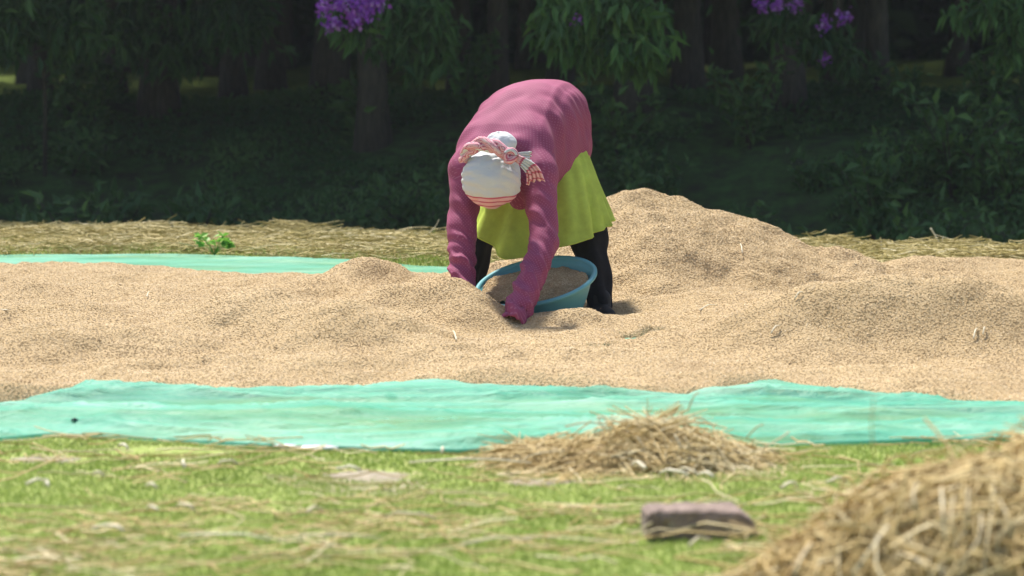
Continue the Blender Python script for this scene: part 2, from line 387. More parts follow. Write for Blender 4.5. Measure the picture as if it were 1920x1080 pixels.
tree(1990, 19.4, 3.2, .18, 0, 104, 'tree at the wood edge beside the sunlit far clearing with sunlit tinted leaf sprays', None,
     [(1855, 12, 17.6, .12, .10, 110), (1800, 28, 17.7, .06, .05, 40), (1905, 20, 17.5, .12, .16, 150), (1895, 80, 17.6, .08, .06, 50)])
left_tree = tree(-60, 19.6, 3.2, .2, 1, 105, 'tree whose leafy bough hangs beside a bare leaning branch', None,
     [(30, 20, 18.2, .26, .2, 420), (110, 40, 18.6, .3, .25, 500), (10, 60, 18.4, .12, .12, 120)], lm='leaf')
tree(300, 22.2, 3.3, .19, 2, 106, 'dark tree with wide dense curtain of drooping leaves', None,
     [(250, 40, 20.8, .35, .24, 500), (400, 40, 20.8, .4, .26, 560), (330, 90, 21, .3, .18, 260), (460, 30, 21, .25, .2, 300)], lm='leaf')
spots = [(80, 24), (440, 25), (215, 28), (510, 29.5), (620, 23.5), (930, 22.5), (860, 28), (1050, 26.5), (1290, 25), (1360, 29), (1640, 22.5), (1560, 27), (1790, 33), (-250, 23), (-420, 29), (2150, 24), (2300, 29), (60, 33), (390, 36), (700, 35), (980, 35), (1230, 34), (1500, 36)] + [(535, 38), (-500, 40), (-200, 41), (40, 43), (230, 40), (480, 42), (620, 45), (830, 41), (1010, 44), (1150, 40), (1330, 43), (1600, 41), (1980, 44), (2150, 38), (2330, 41)]  # second list: rear trees put in to shade the far wood and fill gaps
for i, (px, D) in enumerate(spots):
    tree(px, D, 3.0 + (i % 4) * .3, .13 + .02 * (i % 5), i % 3, 200 + i, ('slender', 'straight', 'mid sized', 'sturdy', 'thick')[i % 5] + ' trunked tree standing in the deep shade of the wood', ('slender', 'straight', 'mid sized', 'sturdy', 'thick')[i % 5] + ' shaded trees of the wood')
# bare leaning branch at the left
V, F = tube([P(-30, 45, 18.9), P(40, 90, 18.9), P(82, 120, 19), P(85, 200, 19.2), P(84, 330, 19.4)], [.012, .014, .018, .02, .024], 6)
link('bare_branch', mesh_np('bare_branch', V - np.array(left_tree.location), F, M['bark']), left_tree)
# far wood: closes the view behind the trees
def far_wood():
    g = np.random.default_rng(5); n = 4200; ang = g.uniform(-.62, .62, n); rr = g.uniform(44, 56, n)
    cx, cy = rr * np.sin(ang), rr * np.cos(ang); cz = ground_z(cx, cy) + g.uniform(0, 1, n) ** 1.1 * 13
    i = np.repeat(np.arange(n), 26); c = np.stack([cx, cy, cz], -1)
    p = c[i] + g.normal(size=(len(i), 3)) * .75; d = g.normal(size=(len(i), 3)) + np.array([0, 0, -.4])
    L = g.uniform(.6, 1.1, len(i)); V, F = leaves(p, d, L, L * .55)
    A = np.repeat(np.clip(g.normal(.4, .2, n)[i], 0, 1), 4)
    return tag(link('far_wood', mesh_np('far_wood', V, F, M['leaf'], attr=A, smooth=False)), 'mass of dark woodland closing the view behind the trees', 'woodland', kind='stuff')
far_wood()
# shrubs on the shaded bank
def shrub_mesh(seed, n_stem, h, spread, Lf, upright):
    g = np.random.default_rng(seed); st, lv = [], []
    pts = []
    for q in range(n_stem):
        a = g.uniform(0, 6.28); d = np.array([math.cos(a), math.sin(a), 0]) * spread * g.uniform(.3, 1)
        s = np.linspace(0, 1, 5)[:, None]; hh = h * g.uniform(.6, 1.1)
        path = d * s ** 1.4 + np.array([0, 0, 1]) * hh * (s - .18 * s ** 3)
        st.append(tube(path, np.linspace(.008, .003, 5), 4)); 
        for r in range(26):
            t = g.uniform(.15, 1); p = np.array([np.interp(t, s[:, 0], path[:, k]) for k in range(3)]); pts.append(p)
    p = np.array(pts) + g.normal(size=(len(pts), 3)) * .05
    d = g.normal(size=p.shape) + np.array([0, 0, upright]); L = g.uniform(.7, 1.3, len(p)) * Lf
    V, F = leaves(p, d, L, L * .45)
    A = np.repeat(np.clip(g.normal(.5, .22, len(p)), 0, 1), 4)
    vs_, fs_ = join(st)
    return mesh_np('stem', vs_, fs_, M['bark']), mesh_np('foliage', V, F, M['shrub'], attr=A, smooth=False)
SHR = [shrub_mesh(300 + q, 11, (.55, .75, .4, .9)[q], (.4, .35, .45, .5)[q], (.11, .13, .10, .12)[q], (.1, .3, .0, .2)[q]) for q in range(4)]
g = np.random.default_rng(11)
shr = [(1690, 300, 17.5, 3), (1640, 330, 17, 1), (1750, 405, 16, 0), (1630, 400, 16, 1), (1900, 330, 17.2, 3), (1890, 400, 15.8, 0), (1830, 390, 16.2, 2), (1530, 300, 18, 2),
       (370, 370, 17.2, 1), (480, 390, 16.8, 0), (560, 400, 16.5, 2), (330, 410, 16.4, 2), (490, 345, 17.6, 0), (30, 360, 16.6, 1), (150, 380, 16.8, 3), (700, 390, 16.8, 2), (1480, 430, 15.8, 1), (1420, 360, 17.2, 2), (220, 330, 17.8, 1), (770, 350, 17.6, 0), (1230, 330, 17.8, 0)]
for i in range(26): shr.append((g.uniform(-150, 2080), 0, g.uniform(16.5, 24), int(g.integers(0, 4))))
for px, py, D, q in shr:
    x = (px - CX) / F_PX * D; r0 = empty('shrub', (x, D, float(ground_z(x, D)) - .02)); r0.rotation_euler = (0, 0, g.uniform(0, 6.28)); s = g.uniform(.8, 1.2); r0.scale = (s, s, s)
    link('stem', SHR[q][0], r0); link('foliage', SHR[q][1], r0)
    tag(r0, ('mid height bushy shrub with small leaves on the dark bank', 'loose upright shrub with larger leaves on the dark bank', 'low spreading shrub hugging the dark bank', 'tallest open shrub with arching stems on the dark bank')[q], 'shrub', ('bushy bank shrubs', 'upright bank shrubs', 'low bank shrubs', 'tall bank shrubs')[q])
# low creeping ground cover on the bank
def ground_cover():
    g = np.random.default_rng(13); n = 60000; y = g.uniform(13.8, 24, n); x = g.uniform(-.34, .34, n) * y
    e = edge_y(np.clip(x, -6, 6)); k = (y > e + .25) & (fbm(x * .9, y * .9, s=21) > -.35); x, y = x[k], y[k]
    p = np.stack([x, y, ground_z(x, y) + g.uniform(.0, .10, len(x))], -1); d = g.normal(size=p.shape) + np.array([0, 0, .6])
    L = g.uniform(.04, .085, len(p)); V, F = leaves(p, d, L, L * .55)
    A = np.repeat(np.clip(.45 + .5 * fbm(x * .7, y * .7, s=31) + g.normal(0, .12, len(p)), 0, 1), 4)
    tag(link('ground_cover', mesh_np('ground_cover', V, F, M['shrub'], attr=A, smooth=False)), 'creeping leaves covering the shaded slope', 'ground cover', kind='stuff')
ground_cover()

# ------------------------------------------------------------------ net and grain
def curve_px(pts, z):
    w_ = np.array([G(a, b, z) for a, b in pts]); return w_[:, 0], w_[:, 1]
nx_, ny_ = curve_px([(-400, 826), (-100, 822), (0, 819), (100, 810), (160, 812), (300, 820), (500, 831), (850, 841), (1000, 838), (1430, 830), (1700, 822), (1920, 818), (2300, 812)], .02)
fx_, fy_ = curve_px([(-400, 478), (0, 480), (230, 476), (460, 480), (640, 490), (830, 500), (1300, 508), (1920, 508), (2300, 508)], .02)
gx_, gy_ = curve_px([(-400, 772), (0, 748), (90, 738), (180, 728), (480, 725), (620, 717), (760, 713), (960, 716), (1150, 728), (1290, 737), (1340, 728), (1450, 715), (1640, 735), (1850, 752), (1920, 755), (2300, 765)], .035)
bx_, by_ = curve_px([(-400, 497), (0, 497), (200, 495), (330, 503), (480, 511), (600, 515), (840, 512), (1300, 512), (1660, 508), (1920, 508), (2300, 508)], .03)
near_y = lambda x: np.interp(x, nx_, ny_); far_y = lambda x: np.interp(x, fx_, fy_)
gnear_y = lambda x: np.interp(x, gx_, gy_) + .02 * fbm(x * 6, 0 * x, s=41)
gfar_y = lambda x: np.interp(x, bx_, by_) + .03 * fbm(x * 4, 0 * x, s=43)
def gau(x, y, cx, cy, sx, sy): return np.exp(-((x - cx) / sx) ** 2 - ((y - cy) / sy) ** 2)
def net_z(x, y):
    t = y - near_y(x); front = sstep(0, .06, t)
    fold = 1 - np.abs(fbm(x * .9 + .4 * y, y * 4.2, o=2, s=51)); fold2 = fbm(x * 2.2, y * 7, o=2, s=53)
    z = .012 + front * (.022 * fold ** 4 + .010 * fold2 + .012 * (1 - np.abs(fbm(x * 3.5 + 1.5 * y, y * 11, o=3, s=55))) ** 5 + .005)
    z += .022 * gau(x, y, -1.36, 6.62, .34, .20) + .028 * gau(x, y, .86, 6.66, .36, .18) + .03 * gau(x, y, 1.7, 6.25, .5, .12) + .025 * gau(x, y, -.3, 6.12, .9, .10) + .03 * gau(x, y, -1.6, 6.1, .4, .10)
    gn = np.interp(x, gx_, gy_); back = sstep(gn - .06, gn + .10, y); bz = .012 + .012 * sstep(far_y(x) - .8, far_y(x) - .2, y) * (1 + fold2)
    return z * (1 - back) + bz * back
nu, nv = 420, 330
u = np.linspace(-3.6, 3.8, nu); tt = np.concatenate([np.linspace(0, .24, 140), np.linspace(.243, 1, nv - 140)])
Xn = np.repeat(u[:, None], nv, 1); Yn = near_y(Xn) + tt[None] * (far_y(Xn) - near_y(Xn)) + .012 * fbm(Xn * 5, tt[None] * 3 + 0 * Xn, s=57)
Zn = net_z(Xn, Yn)
# far edge fabric stands a little proud, near edge is turned under
V = np.stack([Xn, Yn, Zn], -1)
net = link('shade_net', mesh_np('shade_net', V, grid_faces(nu, nv), M['net']))
tag(net, 'large rumpled aqua green net sheet spread under the drying grain', 'net')
hem = np.stack([u, near_y(u) + .002, net_z(u, near_y(u)) + .002], -1)
V, F = tube(hem, .007, 6); link('rolled_hem', mesh_np('rolled_hem', V, F, M['net']), net)

HX = [-1.2, -.5, -.05, .2, .45, .58, .645, .74, .86, .994, 1.236, 1.424, 1.53, 1.64, 1.74, 1.88, 2.1, 2.5]
HZ = [.0, .05, .15, .30, .44, .49, .503, .495, .462, .422, .350, .26, .212, .216, .198, .135, .09, .0]
def heap_z(x, y):
    yc = 10.4 + .10 * np.sin(x * 2.0); r = np.interp(x, HX, HZ)
    dy = y - yc; f = np.where(dy < 0, .44, .62)
    h = r + .02 - f * np.sqrt(dy * dy + .0025)
    h = h + .018 * fbm(x * 4, y * 4, s=61) + .012 * fbm(x * 14, y * 14, s=63)
    # dug hollow on the face behind the worker
    return h - .05 * gau(x, y, .95, 9.75, .22, .16)
mounds = [(1720, 10.6, .10, .30, .26), (1850, 10.9, .06, .5, .3), (1560, 7.70, .185, .42, .22), (1860, 7.65, .19, .5, .27), (1700, 8.9, .05, .6, .3), (1420, 9.2, .06, .5, .35),
          (690, 9.9, .15, .26, .17), (590, 9.6, .09, .22, .17), (800, 9.35, .10, .28, .2), (500, 10.2, .03, .3, .2), (862, 8.58, .115, .16, .13), (740, 8.6, .125, .26, .18), (880, 8.38, .085, .15, .13),
          (1085, 8.46, .055, .20, .09), (1010, 8.40, .02, .06, .05), (480, 8.0, .17, .40, .26), (250, 7.5, .07, .30, .2), (120, 9.6, .07, .5, .25), (40, 7.5, .10, .3, .22), (330, 9.1, .06, .3, .2), (680, 7.7, .12, .3, .2), (120, 8.4, .07, .4, .22), (820, 7.4, .03, .3, .2), (-150, 8.5, .08, .6, .6), (2150, 8.5, .1, .6, .8), (1120, 7.3, .015, .4, .15)]
def spread_z(x, y):
    x = np.asarray(x, float); y = np.asarray(y, float); h = np.full(x.shape, .045)
    for px, D, hh, sx, sy in mounds: h = h + hh * gau(x, y, (px - CX) / F_PX * D, D, sx, sy)
    h = h + .026 * fbm(x * 1.5, y * 2.2, s=71) + .018 * np.abs(fbm(x * 3.6, y * 6.0, s=73)) - .006 + .008 * fbm(x * 13, y * 14, s=75) * (.4 + np.clip(fbm(x * 1.5, y * 1.5, s=76), 0, 1)) + .003 * vnoise(x * 40, y * 40, s=77)
    # long raked drag lines on the right
    rk = sstep(.3, .8, x) * sstep(2.9, 2.0, x) * gau(0 * x, y, 0, 8.25 + .10 * (x - 1), 1, .32)
    h = h - .024 * rk * np.abs(np.sin((y - .14 * x + .04 * fbm(x * 1.2, y, s=79)) * 19)) ** 3
    qv = G(1215, 640, .02); h = np.minimum(h, .020 + .45 * (1 - gau(x, y, qv[0], qv[1], .50, .40)) + .004 * fbm(x * 9, y * 12, s=85))
    for px, py, sx, sy in ((1240, 634, .17, .17), (1143, 653, .09, .12)):
        q = G(px, py, .02); wq = sstep(.42, .62, gau(x, y, q[0], q[1], sx, sy) + .16 * fbm(x * 16, y * 16, s=83)); h = h * (1 - wq) - .02 * wq
    # foot and leg hollow at the worker's left shoe
    f1 = P(1122, 590, 9.05); h = h - .06 * gau(x, y, f1[0], f1[1] - .05, .13, .16)
    b1 = P(1010, 560, 8.85); h = np.minimum(h, .03 + 3 * (1 - gau(x, y, b1[0] + .09, b1[1], .20, .17)))
    ed = np.minimum((y - gnear_y(x)) * .55, (gfar_y(x) - y) * .5)
    return np.minimum(h, .02 + ed * .8) * sstep(-.06, .03, ed) - .03 * sstep(.02, -.08, ed)
def clip_mesh(fn, x0, x1, y0, y1, step, keep):
    xs = np.arange(x0, x1, step); ys = np.arange(y0, y1, step); X, Y = np.meshgrid(xs, ys, indexing='ij'); Z = fn(X, Y)
    K = keep(X, Y, Z); F = grid_faces(len(xs), len(ys)); F = F[K.ravel()[F].any(1)]
    used = np.unique(F); mp = np.full(X.size, -1); mp[used] = np.arange(len(used))
    return np.stack([X, Y, Z], -1).reshape(-1, 3)[used], mp[F]
def kernels(o, density, seed, size=1.0):
    """loose grain kernels lying all over the bed (uncountable)"""
    ng = bpy.data.node_groups.new('loose_kernels', 'GeometryNodeTree')
    ng.interface.new_socket('Geometry', in_out='INPUT', socket_type='NodeSocketGeometry'); ng.interface.new_socket('Geometry', in_out='OUTPUT', socket_type='NodeSocketGeometry')
    N, L = ng.nodes, ng.links; gi, go = N.new('NodeGroupInput'), N.new('NodeGroupOutput')
    dp = N.new('GeometryNodeDistributePointsOnFaces'); dp.inputs['Density'].default_value = density; dp.inputs['Seed'].default_value = seed
    ico = N.new('GeometryNodeMeshIcoSphere'); ico.inputs['Radius'].default_value = 1; ico.inputs['Subdivisions'].default_value = 1
    sm = N.new('GeometryNodeSetMaterial'); sm.inputs['Material'].default_value = M['kernel']; L.new(ico.outputs[0], sm.inputs[0])
    io = N.new('GeometryNodeInstanceOnPoints'); L.new(gi.outputs[0], dp.inputs[0]); L.new(dp.outputs[0], io.inputs['Points']); L.new(sm.outputs[0], io.inputs['Instance'])
    rr = N.new('FunctionNodeRandomValue'); rr.data_type = 'FLOAT_VECTOR'; rr.inputs[0].default_value = (-.42, -.42, 0); rr.inputs[1].default_value = (.42, .42, 6.28)
    L.new(rr.outputs[0], io.inputs['Rotation'])
    rs = N.new('FunctionNodeRandomValue'); rs.data_type = 'FLOAT_VECTOR'; rs.inputs[0].default_value = tuple(size * q for q in (.0040, .0018, .0016)); rs.inputs[1].default_value = tuple(size * q for q in (.0062, .0026, .0024))
    L.new(rs.outputs[0], io.inputs['Scale'])
    jn = N.new('GeometryNodeJoinGeometry'); L.new(gi.outputs[0], jn.inputs[0]); L.new(io.outputs[0], jn.inputs[0]); L.new(jn.outputs[0], go.inputs[0])
    md = o.modifiers.new('kernels', 'NODES'); md.node_group = ng
V, F = clip_mesh(spread_z, -3.5, 3.7, 6.2, 12.2, .02, lambda x, y, z: z > net_z(x, y) - .012)
gr = link('grain_spread', mesh_np('grain_spread', V, F, M['grain_bed'])); kernels(gr, 12000, 1, 1.05)
tag(gr, 'wide uneven layer of golden rice grain spread to dry on the net', 'grain', kind='stuff')
V, F = clip_mesh(heap_z, -1.4, 2.7, 8.6, 11.9, .02, lambda x, y, z: z > .0)
hp = link('grain_heap', mesh_np('grain_heap', V, F, M['grain_bed'])); kernels(hp, 12000, 2, 1.2)
tag(hp, 'tall sloping heap of golden rice grain behind the stooping person', 'grain heap', kind='stuff')

# ------------------------------------------------------------------ implicit surfaces for the worker
class Field:
    def __init__(s, lo, hi, h):
        s.lo = np.asarray(lo, float); s.h = h; s.n = np.ceil((np.asarray(hi) - s.lo) / h).astype(int) + 1
        s.F = np.full(s.n, .2, np.float32)
    def win(s, lo, hi):
        a = np.clip(np.floor((np.asarray(lo) - s.lo) / s.h).astype(int), 0, s.n); b = np.clip(np.ceil((np.asarray(hi) - s.lo) / s.h).astype(int) + 1, 0, s.n)
        ax = [s.lo[k] + s.h * np.arange(a[k], b[k]) for k in range(3)]
        return tuple(slice(a[k], b[k]) for k in range(3)), np.meshgrid(*ax, indexing='ij')
    def add(s, fn, lo, hi, k):
        m = k + .06; sl, (X, Y, Z) = s.win(np.asarray(lo) - m, np.asarray(hi) + m)
        if X.size == 0: return
        d = fn(X, Y, Z); f = s.F[sl]
        h = np.clip(.5 + .5 * (f - d) / k, 0, 1); s.F[sl] = f * (1 - h) + d * h - k * h * (1 - h)
    def cone(s, a, b, ra, rb, k=.03, disp=None):
        a, b = np.asarray(a, float), np.asarray(b, float); r = max(ra, rb); ab = b - a; L2 = ab @ ab + 1e-12
        ax = ab / math.sqrt(L2); e1 = unit(np.cross(ax, [.3, -.9, .2])); e2 = np.cross(ax, e1)
        def fn(X, Y, Z):
            P_ = np.stack([X - a[0], Y - a[1], Z - a[2]], -1); t = np.clip(P_ @ ab / L2, 0, 1)
            Q = P_ - t[..., None] * ab; d = np.linalg.norm(Q, axis=-1) - (ra + (rb - ra) * t)
            if disp is not None: d = d - disp(t * math.sqrt(L2), np.arctan2(Q @ e2, Q @ e1), X, Y, Z)
            return d
        s.add(fn, np.minimum(a, b) - r, np.maximum(a, b) + r, k)
    def ell(s, c, r, k=.03, rot=None):
        c = np.asarray(c, float); r = np.asarray(r, float); Rm = np.eye(3) if rot is None else np.asarray(rot)
        def fn(X, Y, Z):
            q = np.stack([X - c[0], Y - c[1], Z - c[2]], -1) @ Rm.T; k0 = np.linalg.norm(q / r, axis=-1); k1 = np.linalg.norm(q / r ** 2, axis=-1)
            return k0 * (k0 - 1) / (k1 + 1e-6)
        s.add(fn, c - r.max(), c + r.max(), k)
    def clip(s, pt, n, soft=0):
        ax = [s.lo[k] + s.h * np.arange(s.n[k]) for k in range(3)]; X, Y, Z = np.meshgrid(*ax, indexing='ij', sparse=True)
        s.F = np.maximum(s.F, ((X - pt[0]) * n[0] + (Y - pt[1]) * n[1] + (Z - pt[2]) * n[2]).astype(np.float32))
    def mesh(s):
        F = s.F; ins = F < 0; C = sum(ins[i:F.shape[0] - 1 + i, j:F.shape[1] - 1 + j, k:F.shape[2] - 1 + k].astype(np.int8) for i in (0, 1) for j in (0, 1) for k in (0, 1))
        I = np.argwhere((C > 0) & (C < 8)); acc = np.zeros((len(I), 3)); cnt = np.zeros(len(I))
        cs = [np.array(q) for q in [(i, j, k) for i in (0, 1) for j in (0, 1) for k in (0, 1)]]
        val = {tuple(c): F[I[:, 0] + c[0], I[:, 1] + c[1], I[:, 2] + c[2]] for c in cs}
        for c in cs:
            for ax in range(3):
                if c[ax] == 0:
                    e = c.copy(); e[ax] = 1; fa, fb = val[tuple(c)], val[tuple(e)]; m = (fa < 0) != (fb < 0)
                    t = np.where(m, fa / (fa - fb + 1e-12), 0); p = np.repeat(c[None].astype(float), len(I), 0); p[:, ax] += t
                    acc += p * m[:, None]; cnt += m
        V = s.lo + s.h * (I + acc / cnt[:, None]); idx = np.full(np.array(F.shape) - 1, -1, np.int64); idx[tuple(I.T)] = np.arange(len(I))
        faces = []
        for ax in range(3):
            b, c = (ax + 1) % 3, (ax + 2) % 3
            sl0 = [slice(None)] * 3; sl1 = [slice(None)] * 3; sl0[ax] = slice(0, -1); sl1[ax] = slice(1, None)
            E = ins[tuple(sl0)] != ins[tuple(sl1)]; J = np.argwhere(E); ok = np.ones(len(J), bool)
            for q in (b, c): ok &= (J[:, q] >= 1) & (J[:, q] < F.shape[q] - 1)
            J = J[ok]; eb = np.zeros(3, int); eb[b] = 1; ec = np.zeros(3, int); ec[c] = 1
            q = np.stack([idx[tuple((J - eb - ec).T)], idx[tuple((J - ec).T)], idx[tuple(J.T)], idx[tuple((J - eb).T)]], -1)
            fl = ~ins[tuple(J.T)]; q[fl] = q[fl][:, ::-1]; faces.append(q)
        Fq = np.vstack(faces); Fq = Fq[(Fq >= 0).all(1)]
        return V, Fq

# joints (photo pixel, depth)
PEL, NECK = P(1013, 238, 9.45), P(938, 292, 8.95)
f_ = unit(NECK - PEL); l_ = unit(np.cross(f_, [0, 0, 1])) * -1; l_ = l_ if l_[0] > 0 else -l_
u_ = np.cross(l_, f_); u_ = u_ if u_[2] > 0 else -u_
LSP = float(np.linalg.norm(NECK - PEL))
SH_R, EL_R, WR_R = P(876, 318, 9.0), P(866, 430, 8.88), P(866, 545, 8.72)
SH_L, EL_L, WR_L = P(1010, 325, 8.88), P(1021, 455, 8.70), P(972, 580, 8.44)
HEAD = P(921, 335, 8.74)
HIP_L, KN_L, AN_L = PEL + l_ * .10 - np.array([0, 0, .05]), P(1104, 450, 9.28), P(1124, 562, 9.14)
HIP_R, KN_R, AN_R = PEL - l_ * .10 - np.array([0, 0, .05]), P(896, 440, 9.38), P(872, 545, 9.28)
person = empty('person', (float(PEL[0]), float(PEL[1]), 0)); PB = np.array(person.location)
tag(person, 'person bent double in mauve dotted shirt, green tunic and striped head wrap, hands in grain', 'person')
def add_part(name, V, F, m, vec=None, parent=person, smooth=True): return link(name, mesh_np(name, V - PB, F, m, vec=vec, smooth=smooth), parent)

# --- body: one continuous surface
B = Field((-.45, 8.2, -.08), (.65, 9.85, 1.12), .006)
TOR = [(-.10, .12, .11), (0, .165, .14), (.12, .15, .115), (.24, .135, .10), (.38, .15, .11), (.50, .16, .09)]
for (t0, a0, b0), (t1, a1, b1) in zip(TOR, TOR[1:]):
    for sgn in (-1, 1):
        B.cone(PEL + f_ * t0 + l_ * sgn * (a0 - b0) - u_ * .02, PEL + f_ * t1 + l_ * sgn * (a1 - b1) - u_ * .02, b0, b1, .05)
B.cone(PEL + f_ * .5, NECK + (HEAD - NECK) * .2, .075, .055, .05); B.cone(NECK, HEAD, .055, .05, .03)
hc = unit(np.array([-.08, -.86, -.35])); hf = unit(np.array([-.05, .42, -.9])); hf = unit(hf - hc * (hf @ hc)); hl = np.cross(hf, hc)     # crown, face, side directions
rotH = np.stack([hl, hf, hc])
B.ell(HEAD, (.074, .095, .105), .03, rotH); B.ell(HEAD - hc * .05 + hf * .03, (.058, .07, .07), .03, rotH)
B.cone(HEAD + hf * .085 - hc * .005, HEAD + hf * .112 - hc * .04, .010, .016, .012)                  # nose
for sgn in (-1, 1):
    B.ell(HEAD + hf * .088 + hl * sgn * .032 - hc * .002, (.013, .009, .009), .006, rotH)               # eyelids
    B.ell(HEAD + hl * sgn * .078 - hc * .015, (.012, .022, .032), .008, rotH)                            # ears
B.ell(HEAD + hf * .092 - hc * .068, (.024, .010, .008), .006, rotH)                                     # lips
def arm(S_, E_, W_, hd, spread, thumb):
    B.cone(PEL + f_ * .46 + (S_ - PEL - f_ * .46) * .5, S_, .075, .055, .05)
    B.cone(S_, E_, .048, .038, .03); B.cone(E_, W_, .038, .027, .03)
    pc = W_ + hd * .085; B.cone(W_, W_ + hd * .03, .027, .028, .02)
    for q in np.linspace(-1, 1, 4): B.cone(W_ + hd * .03 + spread * q * .016, W_ + hd * .085 + spread * q * .026, .015, .013, .012)
    nrm = unit(np.cross(hd, spread)); nrm = nrm if nrm[1] > 0 else -nrm
    for q, ln in zip(np.linspace(-1, 1, 4), (.062, .075, .07, .055)):
        a = W_ + hd * .088 + spread * q * .029; b = a + unit(hd + spread * q * .12 + nrm * .25) * ln * .5; c = b + unit(hd + nrm * .75) * ln * .5
        B.cone(a, b, .0095, .0088, .006); B.cone(b, c, .0088, .0075, .004)
    a = W_ + hd * .035 + spread * thumb * .025; b = a + unit(hd * .6 + spread * thumb * .8) * .035; c = b + unit(hd + spread * thumb * .25 + nrm * .3) * .032
    B.cone(a, b, .014, .011, .008); B.cone(b, c, .011, .0085, .004)
arm(SH_R, EL_R, WR_R, unit(np.array([.12, .10, -1])), unit(np.array([.9, -.4, .05])), 1)
arm(SH_L, EL_L, WR_L, unit(np.array([-.55, -.15, -.8])), unit(np.array([.3, -.9, -.1])), -1)
for H_, K_, A_, out in ((HIP_L, KN_L, AN_L, .35), (HIP_R, KN_R, AN_R, -.35)):
    B.cone(H_, K_, .088, .055, .05); B.cone(K_, A_, .055, .036, .03)
    fd = unit(np.array([out * .4, -1, 0])); an = A_ - np.array([0, 0, .035])
    B.cone(an - fd * .04, an + fd * .10 - np.array([0, 0, .012]), .032, .024, .03)
V, F = B.mesh(); body = add_part('body', V, F, M['skin'])

# --- mauve shirt: loose torso sack plus sleeves, with folds
S = Field((-.42, 8.3, .0), (.56, 9.85, 1.16), .006)
Tt = [-.24, -.19, -.12, 0, .12, .25, .38, .50, .58, .64]
RA = [.02, .15, .200, .228, .228, .218, .204, .190, .13, .03]      # half width
RD = [.02, .14, .195, .218, .208, .185, .155, .125, .085, .03]       # towards the back
RV = [.02, .12, .20, .30, .36, .34, .26, .17, .10, .03]              # hanging side
def torso(X, Y, Z):
    Q = np.stack([X - PEL[0], Y - PEL[1], Z - PEL[2]], -1); t = Q @ f_; a = Q @ l_; b = Q @ u_ - .035 * np.sin(np.clip(t / LSP, 0, 1) * math.pi)
    ra = np.interp(t, Tt, RA); rb = np.where(b > 0, np.interp(t, Tt, RD), np.interp(t, Tt, RV))
    ra = ra * np.where(b < 0, 1 + .10 * np.clip(-b / .2, 0, 1), 1)
    e = (np.abs(a / ra) ** 2.5 + np.abs(b / rb) ** 2.5) ** (1 / 2.5); d = (e - 1) * np.minimum(ra, rb) * .9
    d = np.where((t < Tt[0]) | (t > Tt[-1]), np.maximum(d, .03), d)
    ang = np.arctan2(b, a)
    # folds: pulled lines from shoulder to rump on the flank, crossways creases on the back
    flank = np.clip(np.cos(ang), 0, 1) ** 1.5; flank2 = np.clip(-np.cos(ang), 0, 1) ** 1.5
    w1 = np.sin(t * 42 + ang * 2.2 + 1.3 * fbm(t * 3, ang * 1.2, o=2, s=91)); w3 = np.sin(t * 85 - ang * 3 + 1.2 * fbm(t * 4, ang * 1.2, o=2, s=92))
    w2 = np.sin(t * 40 + ang * 2.2 + 1.6 * fbm(t * 4, ang * 1.5, o=2, s=93)); back = np.clip(np.sin(ang), 0, 1)
    dsp = (.0085 * w1 * (.55 + fbm(t * 3.1, ang * 1.7, o=2, s=96)) + (.0034) * w3 * (.5 + fbm(t * 4, ang * 2, o=1, s=99))) * (flank + flank2) + .0042 * np.sin(t * 30 + a * 26 + 1.8 * fbm(t * 4, a * 8, o=2, s=93)) * back * sstep(.05, .35, t) * (.4 + np.clip(fbm(t * 5, a * 7, o=2, s=94) + .3, 0, 1)) + .004 * fbm(t * 4, ang * 1.3, o=2, s=95)
    dsp += .004 * np.exp(-((a - .125 - .10 * t) / .014) ** 2) * back * sstep(-.2, 0, t) - .004 * np.exp(-((a - .155 - .09 * t) / .014) ** 2) * back * sstep(-.2, 0, t)
    return d - dsp
c0 = PEL + f_ * .2; S.add(torso, c0 - .62, c0 + .62, .02)
hA, hB = P(1122, 338, 9.47), P(1005, 422, 9.06); hn = unit(np.cross(l_, hB - hA)); hn = hn if hn[2] < 0 else -hn
S.clip(hA, hn)
def sleeve(ph, L, f1=105., amp=.0050):
    def fn(s, th, X, Y, Z):
        ps = s * f1 * .42 + 3 * (th + ph) + 1.8 * fbm(s * 7 + ph, np.cos(th) * 1.4, np.sin(th) * 1.4, o=2, s=97)
        wv = 1 - 2 * np.abs(np.sin(ps * .5)) ** .8; fine = np.sin(s * f1 * .8 + 2 * th + ph + 2 * fbm(s * 5, th, o=1, s=98))
        return amp * wv * (.25 + .75 * sstep(.05, L, s)) + .35 * amp * fine
    return fn
S.cone(PEL + f_ * .44 - l_ * .10 + u_ * .02, SH_R, .10, .078, .05); S.cone(PEL + f_ * .44 + l_ * .10 + u_ * .02, SH_L, .10, .080, .05)
S.cone(SH_R, EL_R, .074, .062, .035, sleeve(.5, .27)); S.cone(EL_R, WR_R + unit(WR_R - EL_R) * .06, .063, .053, .022, sleeve(2., .2, 150, .0076))
S.cone(SH_L, EL_L, .078, .059, .035, sleeve(3.5, .3)); S.cone(EL_L, WR_L + unit(WR_L - EL_L) * .06, .058, .058, .022, sleeve(1.1, .2, 140, .0085))
S.cone(P(962, 330, 8.9), P(975, 372, 8.92), .07, .05, .05)                                           # gathered front below the neck
